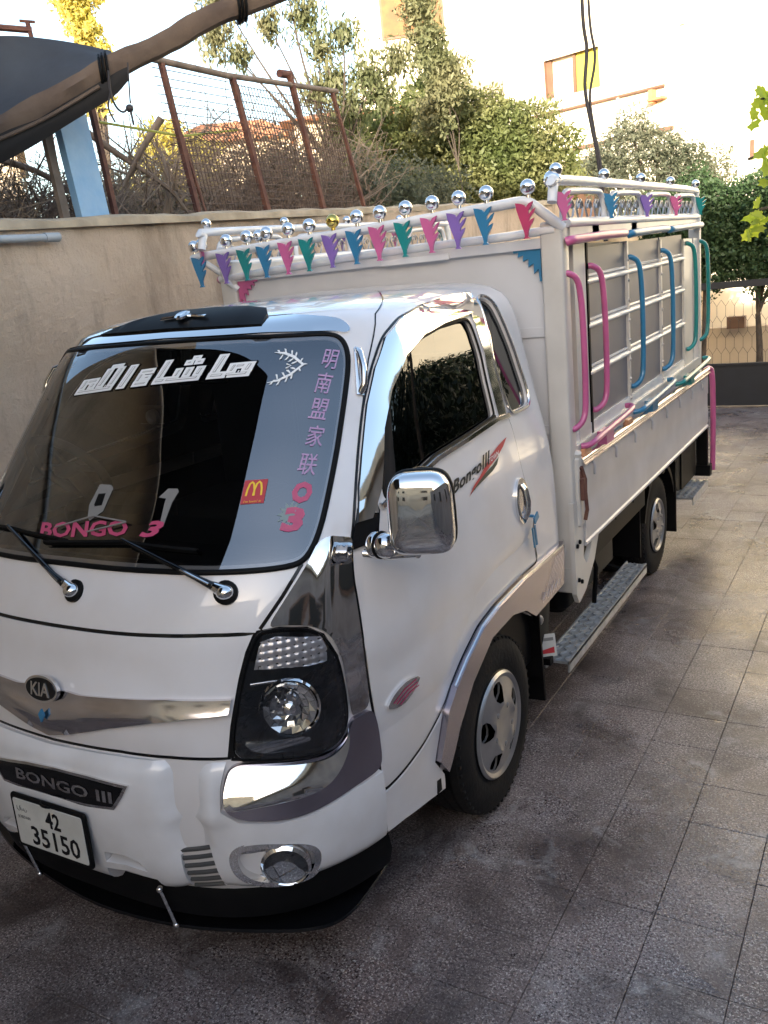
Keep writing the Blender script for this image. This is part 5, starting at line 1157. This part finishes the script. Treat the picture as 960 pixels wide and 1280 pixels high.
MB().bbox((-.13, -.59, 1.60), (-.02, -.589, 1.602)).build('trim_line', 'hub', dc)
mb = MB(); mb.rbox((.0, -.40, 1.74), (.24, .03, .07), .02); mb.build('inner_mirror', 'gloss', TR, 40)

# ================================================================== wheels, chassis and flatbed
def hubcap_geo(R, dome):
    outl = [(R*math.cos(2*math.pi*i/64), R*math.sin(2*math.pi*i/64)) for i in range(64)]; holes = []
    for k in range(5):
        a = 2*math.pi*k/5+.35; h = []
        for (r, w) in ((.50, .0), (.50, .11), (.56, .17), (.70, .20), (.80, .16), (.83, .06), (.83, -.06), (.80, -.14), (.70, -.17), (.58, -.13)):
            h.append((R*(r*math.cos(a)-w*math.sin(a)), R*(r*math.sin(a)+w*math.cos(a))))
        holes.append(h)
    pts = list(outl); edges = [(i, (i+1) % 64) for i in range(64)]
    for h in holes:
        b = len(pts); pts += h; edges += [(b+i, b+(i+1) % len(h)) for i in range(len(h))]
    for r, nk in ((.12, 16), (.24, 24), (.36, 36), (.45, 48), (.88, 64), (.92, 64), (.955, 64), (.98, 64)):
        for k in range(nk):
            a = 2*math.pi*k/nk; pts.append((R*r*math.cos(a), R*r*math.sin(a)))
    for k in range(5):
        for r in (.6, .75): 
            for da in (-.32, -.42, .34, .42, .63):
                a = 2*math.pi*k/5+.35+da; pts.append((R*r*math.cos(a), R*r*math.sin(a)))
    vs, _, fs, *_ = delaunay_2d_cdt([Vector(p) for p in pts], edges, [], 0, 1e-6); P = np.array([tuple(v) for v in vs]); C = np.array([P[list(q)].mean(0) for q in fs])
    keep = _inside(C, outl)
    for h in holes: keep &= ~_inside(C, h)
    r = np.hypot(P[:, 0], P[:, 1])/R; th = np.arctan2(P[:, 1], P[:, 0])
    H = dome*(1-np.clip(r/.95, 0, 1)**2.2)*.9 + .016*np.exp(-((r-.95)/.05)**2) + .012*np.exp(-((r-.47)/.07)**2)*(.5+.5*np.cos(5*(th-.35))) - .010*np.exp(-(r/.22)**2)
    return P, H, [tuple(q) for q, k in zip(fs, keep) if k], holes
def wheel(c, sg, R, w, rim, dome, name='wheel', cap=True):
    o = bpy.data.objects.new(name, None); o.empty_display_size = .1; o.location = c; link(o, TR); c = Vector(c); ax = Vector((sg, 0, 0))
    mb = MB(); hw = w/2
    prof = [(-hw*.9, rim*.98), (-hw, rim*1.05), (-hw*1.03, R*.80), (-hw*.95, R*.93), (-hw*.78, R*.985), (-hw*.5, R), (-hw*.47, R*.972), (-hw*.40, R*.972), (-hw*.37, R), (-.04*w, R), (-.03*w, R*.972), (.03*w, R*.972), (.04*w, R), (hw*.37, R), (hw*.40, R*.972), (hw*.47, R*.972), (hw*.5, R), (hw*.78, R*.985), (hw*.95, R*.93), (hw*1.03, R*.80), (hw*1.02, R*.72), (hw*.98, rim*1.08), (hw*.92, rim*1.0), (hw*.90, rim*.96)]
    mb.lathe(prof, c, ax, 56)
    for k in range(56):
        a = 2*math.pi*k/56
        for s2 in (-1, 1):
            e = Vector((0, math.cos(a), math.sin(a))); mb.box(c+ax*hw*.80*s2+e*R*.962, (w*.12, .012, R*.030), Matrix((ax, Vector((0, -math.sin(a), math.cos(a))), e)).transposed())
    mb.build('tyre', 'rubber', o, 35)
    MB().lathe([(hw*.90, rim*.99), (hw*.95, rim*.97), (hw*.86, rim*.93), (hw*.1, rim*.86), (hw*.05, .0)], c, ax, 40).build('rim', 'black', o, 35)
    if cap:
        P, H, F, holes = hubcap_geo(rim*.97, dome); g = Vector((0, sg, 0)); e = Vector((0, 0, 1))
        V = [c+ax*(hw*.80+h+.012)+g*p[0]+e*p[1] for p, h in zip(P, H)]
        mb = MB().add(V, F)
        for h in holes:
            n = len(h); v = [c+ax*(hw*.80+.018)+g*p[0]+e*p[1] for p in h]+[c+ax*(hw*.80-.025)+g*p[0]*.97+e*p[1]*.97 for p in h]
            mb.add(v, [(i, (i+1) % n, n+(i+1) % n, n+i) for i in range(n)])
        mb.build('hubcap', 'hub', o, 35)
        for k in range(5):
            mb = MB(); a = 2*math.pi*(k+.5)/5+.35; mb.lathe([(0, .011), (.012, .010), (.014, 0)], c+ax*(hw*.80+.030)+g*math.cos(a)*rim*.36+e*math.sin(a)*rim*.36, ax, 8); mb.build('wheel_nut', 'hub', o, 30)
    return o
wheel((.765, 0, .340), 1, .340, .19, .212, .035); wheel((-.765, 0, .340), -1, .340, .19, .212, .035)
wheel((.715, 2.77, .320), 1, .320, .16, .178, .02); wheel((-.715, 2.77, .320), -1, .320, .16, .178, .02)
wheel((.50, 2.77, .320), 1, .320, .16, .178, 0, cap=False); wheel((-.50, 2.77, .320), -1, .320, .16, .178, 0, cap=False)
# wheel well, chassis and running gear
for sg in (1, -1):
    mb = MB(); mb.bbox((sg*.60 if sg > 0 else -.85, -.50, .34), (.85 if sg > 0 else -.60, -.47, .80))
    for k in range(16):
        a0 = math.radians(-5+190*k/16); a1 = math.radians(-5+190*(k+1)/16); y0 = .06; r = .46
        p = lambda a, x: (sg*x, y0+r*math.cos(a), .33+r*math.sin(a))
        mb.add([p(a0, .55), p(a1, .55), p(a1, .842), p(a0, .842)], [(0, 1, 2, 3)])
    mb.build('wheel_well', 'black', TR)
mb = MB()
for x in (-.38, .38): mb.bbox((x-.035, -.9, .46), (x+.035, 3.9, .60))
for y in (.2, 1.2, 2.1, 2.77, 3.7): mb.bbox((-.38, y-.05, .48), (.38, y+.05, .58))
mb.tube([(-.7, 0, .34), (.7, 0, .34)], .045, 10); mb.tube([(-.6, 2.77, .32), (.6, 2.77, .32)], .05, 10); mb.sphere((0, 2.77, .32), .14); mb.tube([(0, .3, .42), (0, 2.6, .38)], .035, 8)
mb.bbox((-.60, -.95, .40), (.60, .75, .80)); mb.build('chassis', 'black', TR)
MB().rbox((.60, 1.45, .52), (.36, .85, .30), .06).build('fuel_tank', 'black', TR, 40)
mb = MB(); mb.rbox((-.60, 1.45, .52), (.36, .6, .30), .04); mb.build('battery_box', 'black', TR, 40)
# cross bearers and side skirt below the deck
mb = MB()
for k in range(9): mb.bbox((-.84, 1.0+.35*k, .66), (.84, 1.06+.35*k, .74))
mb.bbox((-.87, .88, .735), (.87, 3.90, .79)); mb.build('deck_frame', 'black', TR)
MB().bbox((.80, 1.10, .575), (.835, 2.32, .735)).build('side_skirt', 'black', TR)
for sg in (1, -1):
    mb = MB()
    for k in range(14):   # rear arch guard
        a0 = math.radians(20+140*k/14); a1 = math.radians(20+140*(k+1)/14); r = .40
        p = lambda a, x, q=0: (sg*x, 2.77+(r+q)*math.cos(a), .30+(r+q)*math.sin(a))
        mb.add([p(a0, .44), p(a1, .44), p(a1, .82), p(a0, .82)], [(0, 1, 2, 3)]); mb.add([p(a0, .82), p(a1, .82), p(a1, .82, .03), p(a0, .82, .03)], [(0, 1, 2, 3)])
    mb.build('rear_mudguard', 'black', TR)
MB().bbox((.50, 3.16, .16), (.83, 3.175, .72)).build('mudflap', 'black', TR); MB().bbox((-.83, 3.16, .16), (-.50, 3.175, .72)).build('mudflap', 'black', TR)
MB().bbox((.50, 2.33, .24), (.80, 2.345, .70)).build('mudflap', 'black', TR)
for sg in (1, -1): MB().add([(sg*.60, .50, .62), (sg*.845, .50, .62), (sg*.83, .56, .16), (sg*.58, .54, .16), (sg*.60, .515, .62), (sg*.845, .515, .62), (sg*.83, .575, .16), (sg*.58, .555, .16)], [(0, 1, 2, 3), (7, 6, 5, 4), (1, 5, 6, 2), (0, 3, 7, 4), (3, 2, 6, 7)]).build('mudflap', 'black', TR)
mb = MB(); mb.tube([(.52, 3.25, .58), (.52, 3.80, .58)], .15, 20); mb.build('air_tank', 'black', TR, 40)
mb = MB(); mb.tube([(.60, 3.28, .55), (.83, 3.28, .55)], .13, 18); mb.bbox((.62, 3.3, .42), (.84, 3.78, .70)); mb.build('tool_box', 'black', TR, 40)
# treadplate side steps
def step(y0, y1, x0, x1, z, name='side_step'):
    mb = MB(); mb.bbox((x0, y0, z-.012), (x1, y1, z)); mb.bbox((x0, y0, z-.045), (x0+.008, y1, z+.012)); mb.bbox((x1-.008, y0, z-.05), (x1, y1, z+.006))
    s_ = mb.build(name, 'galv', TR, 30)
    n = int((y1-y0)/.036); t = MB()
    for k in range(n):
        for j in range(3):
            R_ = Matrix.Rotation(math.radians(45 if (k+j) % 2 else -45), 3, 'Z'); t.box((x0+(x1-x0)*(j+.5)/3, y0+.018+k*.036, z+.003), (.030, .007, .006), R_)
    tag(t.build('tread_pattern', 'galv', s_, 30), kind='stuff')
    for y in (y0+.1, y1-.1): MB().tube([(x0+.05, y, z-.02), (x0-.1, y, z+.02), (x0-.15, y, z+.30)], .014, 6).build('bracket', 'black', s_)
step(.68, 2.05, .79, .905, .30); step(3.38, 3.92, .76, .90, .34, 'rear_step')
mb = MB(); mb.bbox((.80, .62, .30), (.84, .66, .33)); mb.build('step_end', 'black', TR)
# small warning plate and round lamps beside the front mudflap
sp_ = MB(); n = Vector((.55, -.75, .25)).normalized(); e = n.cross(Vector((0, 0, 1))).normalized()*-1; g = n.cross(e)*1
if g.z < 0: g = -g
e = g.cross(n)
sp_.prism([(-.055, -.05), (.055, -.05), (.055, .05), (-.055, .05)], (.80, .655, .375), e, g, .004); wp = sp_.build('warning_plate', 'plate', TR)
MB().prism([(-.045, -.035), (.045, -.035), (.045, -.008), (-.045, -.026)], Vector((.80, .655, .375))+n*.0045, e, g, .001).build('red_band', 'redvinyl', wp)
MB().prism([(-.045, .02), (.045, .02), (.045, .034), (-.045, .034)], Vector((.80, .655, .375))+n*.0045, e, g, .001).build('grey_band', 'greyv', wp)
for p in ((.80, .60, .52), (.80, 2.30, .62)):
    MB().sphere(p, .026).tube([(p[0]-.08, p[1], p[2]-.02), p], .010, 6).build('round_lamp', 'hub', TR, 50)
mb = MB(); mb.tube([(.80, 1.30, .66), (.84, 1.32, .52), (.83, 1.30, .34)], .012, 6); mb.build('hanging_strap', 'black', TR)
# ---- headboard and posts
RK = lambda y: .024*(y-.85)
XB = .90
MB().bbox((-.80, .872, .80), (.80, .892, 2.06)).build('headboard', 'board', TR)
for z in (1.30, 1.72): 
    mb = MB(); mb.bbox((-.80, .864, z-.02), (.80, .872, z+.02)); mb.build('headboard_rib', 'board', TR)
MB().bbox((-.82, .850, 2.06), (.82, .905, 2.10)).build('headboard_cap', 'board', TR)
MB().rbox((.22, .845, 2.068), (.34, .012, .026), .003).build('cap_plate', 'tube', TR)
for sg in (1, -1):
    mb = MB(); mb.rbox((sg*.852, .885, 1.36), (.094, .09, 1.60), .012); mb.bbox((sg*.852-.03, .835, .60), (sg*.852+.03, .842, .68)); po = mb.build('corner_post', 'cream', TR, 40)
    # curved foot bracket with its slot
    if sg > 0:
        ft = [(-.055, .0), (-.055, .42), (.30, .42), (.36, .36), (.31, .20), (.22, .08), (.08, -.02), (-.02, -.05)]
    else: ft = [(-.055, 0), (-.055, .42), (.30, .42), (.31, .20), (.22, .08), (.08, -.02)]
    sl = [(.06, .14), (.10, .33), (.17, .38), (.25, .38), (.24, .26), (.17, .15), (.10, .10)]
    vs, _, fs, *_ = delaunay_2d_cdt([Vector(p) for p in ft+sl], [(i, (i+1) % len(ft)) for i in range(len(ft))]+[(len(ft)+i, len(ft)+(i+1) % len(sl)) for i in range(len(sl))], [], 0, 1e-6)
    P = np.array([tuple(v) for v in vs]); C = np.array([P[list(q)].mean(0) for q in fs]); kp = _inside(C, ft) & ~_inside(C, sl)
    fs = [tuple(q) for q, k in zip(fs, kp) if k]; x1, x0 = sg*.902, sg*.880; n = len(P)
    V = [(x1, .885+p[0], .56+p[1]) for p in P]+[(x0, .885+p[0], .56+p[1]) for p in P]
    mb = MB().add(V, fs+[tuple(i+n for i in reversed(q)) for q in fs])
    for L in (ft, sl):
        m_ = len(L); mb.add([(x1, .885+p[0], .56+p[1]) for p in L]+[(x0, .885+p[0], .56+p[1]) for p in L], [(i, (i+1) % m_, m_+(i+1) % m_, m_+i) for i in range(m_)])
    mb.build('foot_bracket', 'cream', po, 30)
    mb = MB()
    for y, z in ((.86, .62), (.90, .60), (.855, .78), (.89, .79)): mb.lathe([(0, .011), (.008, .010), (.010, 0)], (sg*.903, y, z), (sg, 0, 0), 8)
    mb.build('bolt', 'black', po)
    # fan shaped corner ornament on the board
    fan = [(0, 0), (-.17, 0), (-.165, -.02), (-.135, -.018), (-.14, -.045), (-.105, -.035), (-.11, -.07), (-.075, -.058), (-.078, -.105), (-.045, -.085), (-.045, -.145), (-.018, -.12), (-.012, -.19), (0, -.19)]
    MB().prism([(x*sg*.72, z*.72) for x, z in (fan if sg > 0 else fan[::-1])], (sg*.800, .868, 2.065), (1, 0, 0), (0, 0, 1), -.008 if False else .010).build('corner_fan', 'blue' if sg > 0 else 'pink', TR)
    # side frame
    mb = MB()
    y0, y1 = .93, 3.62
    mb.add([], [])
    def beam(ya, yb, z, h, xa, xb, nm, m):
        b = MB(); v = []
        for y in (ya, yb):
            for x, dz in ((xa, 0), (xb, 0), (xb, h), (xa, h)): v.append((sg*x, y, z+RK(y)+dz))
        f = [(0, 1, 2, 3), (7, 6, 5, 4), (0, 4, 5, 1), (1, 5, 6, 2), (2, 6, 7, 3), (3, 7, 4, 0)]
        if sg > 0: f = [q[::-1] for q in f]
        b.add(v, f); return b.build(nm, m, TR)
    beam(.93, 3.64, 2.065, .075, .855, .905, 'top_beam', 'cream')
    beam(.93, 3.64, 1.165, .05, .860, .900, 'lower_beam', 'cream')
    beam(.93, 3.64, 1.215, .05, .855, .885, 'pale_ledge', 'tube')
    # sheet panels between the ribs, each its own piece
    cols = [(1.22, 1.865), (1.89, 2.585), (2.61, 3.20)]; rows = [(1.26, 1.475), (1.505, 1.685), (1.715, 1.88), (1.91, 2.04)]
    for ya, yb in cols:
        for za, zb in rows: beam(ya, yb, za, zb-za, .862, .874, 'sheet_panel', 'panel')
    for z in (1.475, 1.685, 1.88):
        for ya, yb in cols:
            b = MB(); b.tube([(sg*.872, ya-.02, z+.014+RK(ya)), (sg*.872, yb+.02, z+.014+RK(yb))], .020, 8, flat=.8); b.tube([(sg*.872, ya-.02, z+.04+RK(ya)), (sg*.872, yb+.02, z+.04+RK(yb))], .008, 6); b.build('rib', 'tube', TR, 60)
    for ya, w, m in ((1.01, .16, 'cream'), (1.195, .02, 'black'), (1.865, .026, 'cream'), (2.585, .026, 'cream'), (3.20, .26, 'cream'), (3.50, .14, 'alum')):
        b = MB(); b.bbox((min(sg*.855, sg*.888), ya, 1.215), (max(sg*.855, sg*.888), ya+w, 2.07)); u = b.build('upright', m, TR)
        if w < .05 and m == 'cream':
            b = MB()
            for k in range(8): b.lathe([(0, .010), (.006, .008), (.008, 0)], (sg*.888, ya+.013, 1.28+.1*k), (sg, 0, 0), 8)
            b.build('rivet', 'hub', u)
    b = MB(); b.bbox((min(sg*.84, sg*.852), .93, 1.215), (max(sg*.84, sg*.852), 3.64, 2.07)); b.build('inner_lining', 'panel', TR)
    b = MB(); b.rbox((sg*.862, 3.68, 1.52), (.07, .07, 1.40), .01); b.build('rear_post', 'cream', TR, 40)
    # bowed coloured bars
    def bow(y, z0, z1, m, r=.0135, q=.075):
        pts = smoothpath([(sg*.888, y, z1), (sg*.905, y+.01, z1-.002), (sg*.930, y+.035, z1-.03), (sg*.938, y+.055, z1-.12), (sg*.940, y+.065, (z0+z1)/2), (sg*.938, y+.06, z0+.10), (sg*.930, y+.04, z0+.03), (sg*.905, y+.01, z0), (sg*.888, y, z0)], 4)
        MB().tube(pts, r, 10, flat=1.0).build('bowed_bar', m, TR, 60)
    for y, z0, z1, m in ((.885, 1.30, 1.95, 'pink'), (1.21, 1.33, 1.97, 'dkpink' if False else 'pink'), (1.88, 1.34, 1.99, 'blue'), (2.58, 1.34, 2.01, 'blue'), (3.25, 1.38, 2.04, 'teal'), (3.66, 1.40, 2.05, 'teal')): bow(y, z0, z1, m)
    for ya, yb, m in ((.87, 1.72, 'pink'), (1.80, 2.62, 'blue'), (2.68, 3.60, 'teal' if False else 'blue')):
        b = MB(); b.tube(smoothpath([(sg*.908, ya, 2.075+RK(ya)), (sg*.925, ya+.04, 2.08+RK(ya)), (sg*.93, (ya+yb)/2, 2.085+RK((ya+yb)/2)), (sg*.925, yb-.04, 2.085+RK(yb)), (sg*.908, yb, 2.085+RK(yb))], 3), .019, 10); b.build('top_side_bar', m, TR, 60)
    for ya, yb, m in ((.98, 1.72, 'pink'), (1.86, 2.66, 'blue'), (2.86, 3.74, 'teal')):
        b = MB(); b.tube(smoothpath([(sg*.90, ya, 1.205), (sg*.935, ya+.02, 1.21), (sg*.95, ya+.12, 1.225), (sg*.95, yb-.1, 1.255), (sg*.93, yb-.01, 1.265), (sg*.90, yb, 1.262)], 4), .014, 8); b.bbox((min(sg*.90, sg*.945), ya+.24, 1.165), (max(sg*.90, sg*.945), ya+.36, 1.225)); b.build('lower_side_bar', m, TR, 50)
    for ya in (1.02, 1.30, 1.74):
        b = MB(); b.rbox((sg*.905, ya, 1.175), (.03, .10, .04), .008); b.build('side_lamp', 'orange' if ya != 1.30 else 'plate', TR, 40)
    # drop side
    sec = [(.905, 1.125), (.912, 1.12), (.912, 1.00), (.908, .99), (.908, .90), (.912, .885), (.912, .80), (.905, .765), (.895, .76)]
    V = []; 
    for y in (.965, 3.86):
        for x, z in sec: V.append((sg*x, y, z))
        for x, z in sec[::-1]: V.append((sg*(x-.03), y, z))
    n = len(sec)*2; F = [(i, (i+1) % n, n+(i+1) % n, n+i) for i in range(n)]+[tuple(range(n))[::-1], tuple(range(n, 2*n))]
    if sg < 0: F = [q[::-1] for q in F]
    ds = MB().add(V, F).build('drop_side', 'alum', TR, 35)
    b = MB(); b.tube([(sg*.905, .93, 1.150), (sg*.905, 3.88, 1.165)], .020, 8, flat=.8); b.tube([(sg*.918, .95, 1.128), (sg*.918, 3.88, 1.14)], .009, 6); b.build('rim_rail', 'chrome2', ds, 60)
    for k in range(8):
        b = MB(); y = 1.08+.36*k; b.tube([(sg*.914, y, 1.125), (sg*.926, y, 1.10), (sg*.922, y+.01, 1.055)], .006, 6); b.build('hook', 'alum', ds, 50)
    b = MB(); b.tube([(sg*.905, .965, .760), (sg*.905, 3.86, .760)], .012, 6); b.build('hinge_rod', 'alum', ds, 50)
    # front latch mechanism
    b = MB(); b.rbox((sg*.880, .920, 1.015), (.07, .075, .32), .02); la = b.build('latch_housing', 'cream', TR, 40)
    b = MB(); b.rbox((sg*.916, .915, 1.06), (.010, .030, .10), .005); b.tube([(sg*.92, .905, 1.13), (sg*.93, .925, 1.07), (sg*.935, .905, 1.02), (sg*.932, .93, .93), (sg*.925, .92, .885)], .009, 8); b.rbox((sg*.925, .905, 1.03), (.02, .03, .10), .006); b.build('latch', 'rust', la, 40)
    MB().lathe([(0, .028), (.02, .026), (.03, .0)], (sg*.89, .915, 1.175), (sg*.3, -.2, 1), 14).build('latch_knob', 'cream', la, 40)
    # upper rail: tubes, arches, curls, balls and fans
    def T(pts, r, nm, m='tube', n=10, k=4): return MB().tube(smoothpath(pts, k), r, n).build(nm, m, TR, 60)
    z = lambda y, q: q+RK(y)*.9
    T([(sg*.90, .74, 2.225), (sg*.90, .77, 2.29), (sg*.90, .86, 2.312), (sg*.90, 2.2, z(2.2, 2.315)), (sg*.90, 3.42, z(3.42, 2.310)), (sg*.90, 3.53, z(3.5, 2.28)), (sg*.90, 3.56, z(3.5, 2.20)), (sg*.90, 3.56, z(3.5, 2.06))], .020, 'top_rail')
    T([(sg*.90, .90, 2.150), (sg*.90, 2.2, z(2.2, 2.150)), (sg*.90, 3.55, z(3.5, 2.150))], .020, 'mid_rail')
    T([(sg*.87, .90, 2.095), (sg*.87, 2.2, z(2.2, 2.10)), (sg*.87, 3.55, z(3.5, 2.10))], .012, 'thin_rail')
    for k in range(4):
        ya = .86+.68*k; yb = ya+.58
        T([(sg*.90, ya, z(ya, 2.15)), (sg*.90, ya+.005, z(ya, 2.21)), (sg*.90, ya+.04, z(ya, 2.262)), (sg*.90, ya+.12, z(ya, 2.275)), (sg*.90, yb-.12, z(yb, 2.275)), (sg*.90, yb-.04, z(yb, 2.262)), (sg*.90, yb-.005, z(yb, 2.21)), (sg*.90, yb, z(yb, 2.15))], .014, 'arch_rail', 'tube', 8, 3)
        for j in range(4):
            yy = ya+.10+.125*j; b = MB()
            for d in (-1, 1):
                b.tube(smoothpath([(sg*.90, yy+d*.010, z(yy, 2.155)), (sg*.90, yy+d*.035, z(yy, 2.185)), (sg*.90, yy+d*.045, z(yy, 2.215)), (sg*.90, yy+d*.020, z(yy, 2.24)), (sg*.90, yy+d*.008, z(yy, 2.225)), (sg*.90, yy+d*.018, z(yy, 2.205))], 3), .0045, 5)
            b.build('curl_bar', 'hub', TR, 60)
def ball(c, r, parent, m='chrome'):
    b = MB().lathe([(0, .011), (.02, .010)], (c[0], c[1], c[2]-r-.016), (0, 0, 1), 8); b.sphere(c, r, 20, 12); return b.build('ball', m, parent, 60)
FAN = [(-.10, 0), (.14, 0), (.06, .06), (.08, .20), (.14, .30), (.24, .42), (.31, .55), (.20, .51), (.11, .44), (.15, .55), (.28, .67), (.37, .82), (.24, .75), (.11, .64), (.11, .75), (.24, .89), (.29, 1.0), (.14, .95), (.03, .85), (-.04, .93), (-.16, .97), (-.34, 1.0), (-.30, .80), (-.22, .58), (-.14, .38), (-.06, .18), (-.04, .06)]
def fan(o, ex, h, m, parent, flip=1): 
    return MB().prism([(x*h*flip, y*h) for x, y in (FAN if flip > 0 else FAN[::-1])], o, ex, (0, 0, 1), .012).build('hand_ornament', m, parent)
for sg in (1, -1):
    for y, m in ((.80, 'pink'), (1.46, 'blue'), (2.12, 'purple'), (2.80, 'pink'), (3.52, 'teal')):
        ball((sg*.90, y, 2.350+RK(y)*.9), .026, TR); fan((sg*.930, y-.02, 2.155+RK(y)*.9), (.8, .6, 0) if sg > 0 else (.8, -.6, 0), .112, m, TR)
        if y in (1.46, 2.12): MB().bbox((min(sg*.895, sg*.905), y-.22, 2.06+RK(y)), (max(sg*.895, sg*.905), y-.12, 2.135+RK(y))).build('small_tab', 'blue' if y < 2 else 'purple', TR)
# front rail leaning over the cab roof
fr = lambda x: 2.222+.030*x
def T(pts, r, nm, m='tube', n=10, k=4): return MB().tube(smoothpath(pts, k), r, n).build(nm, m, TR, 60)
T([(-1.02, .80, 2.190), (-.90, .80, 2.200), (0, .80, fr(0)), (.60, .80, 2.242), (.74, .80, 2.248), (.79, .80, 2.235), (.84, .82, 2.19), (.90, .86, 2.130)], .021, 'front_top_rail')
T([(-.90, .85, 2.080), (0, .85, 2.095+.02), (.60, .85, 2.12), (.87, .85, 2.128)], .018, 'front_lower_rail')
T([(-.85, .86, 2.08), (-.98, .80, 2.19)], .016, 'end_stay'); T([(-.80, .86, 2.02), (-.86, .84, 2.09), (-.84, .82, 2.23)], .018, 'end_stay')
for x, m in zip([-.95, -.79, -.66, -.54, -.41, -.29, -.16, -.03, .09, .22, .35, .475, .60, .78], ['blue', 'purple', 'teal', 'blue', 'pink', 'teal', 'purple', 'blue', 'pink', 'teal', 'pink', 'purple', 'blue', 'dkpink']):
    zz = (fr(x)+.060) if x < .7 else 2.30
    ball((x, .80, zz), .031, TR, 'gold' if x == -.16 else 'chrome')
    fan((x, .768, 2.078+.03*x), (.84, 0, 0), .148 if x < .7 else .14, m, TR)
ball((-1.0, .80, 2.25), .030, TR); ball((-.70, .95, 2.27), .030, TR); ball((.885, .80, 2.315), .036, TR)
# tailgate end: frame, ladder bar
mb = MB(); mb.bbox((-.86, 3.86, .78), (.86, 3.89, 1.13)); mb.build('tailgate', 'alum', TR)
mb = MB(); mb.tube(smoothpath([(.88, 3.90, 1.15), (.90, 3.97, 1.16), (.915, 4.00, 1.10), (.92, 4.01, .80), (.915, 4.01, .40)], 4), .020, 8); mb.build('rear_bar', 'pink', TR, 60)
mb = MB(); mb.tube([(.915, 4.04, .62), (.915, 4.04, .52)], .017, 8); mb.build('rear_bar_tip', 'blue', TR, 60)
mb = MB(); mb.bbox((.82, 3.89, .42), (.90, 3.93, .80)); mb.bbox((.60, 3.88, .38), (.92, 3.96, .46)); mb.build('rear_bumper', 'black', TR)
mb = MB()
for z0 in (.8, 1.4, 2.0): mb.bbox((-.84, 3.66, z0), (.84, 3.70, z0+.04))
for x in (-.5, 0, .5): mb.bbox((x-.02, 3.66, .8), (x+.02, 3.70, 2.05))
mb.build('rear_frame', 'cream', TR)
MB().bbox((-.84, .90, .79), (.84, 3.86, .80)).build('deck', 'panel', TR)

# ---- keys hanging from the door lock
hx = cabS(1.655, 1.062); kx = float(hx[0]); ky = float(hx[1]); kz = float(hx[2])
ke = thing('key_ring', 'blue key tag with keys hanging from the door lock', 'keys', (kx+.02, ky, kz-.04))
MB().tube([(kx+.0, ky-.03, kz-.005), (kx+.03, ky, kz-.012)], .006, 6).box((kx+.036, ky+.012, kz-.022), (.006, .045, .028), Matrix.Rotation(.4, 3, 'X')).build('key_head', 'blue', ke)
MB().tube(smoothpath([(kx+.03, ky+.0, kz-.03), (kx+.026, ky+.005, kz-.05), (kx+.024, ky+.01, kz-.062)], 4), .003, 5).build('cord', 'hub', ke)
for d in (0, .022): MB().box((kx+.022, ky+.012+d, kz-.105+d*.2), (.006, .012, .085), Matrix.Rotation(.18, 3, 'X')).build('tag_strip', 'blue', ke)
MB().tube([(kx+.016, ky+.03, kz-.15), (kx+.018, ky+.035, kz-.20)], .002, 4).build('cord', 'hub', ke)
bpy.context.view_layer.update()
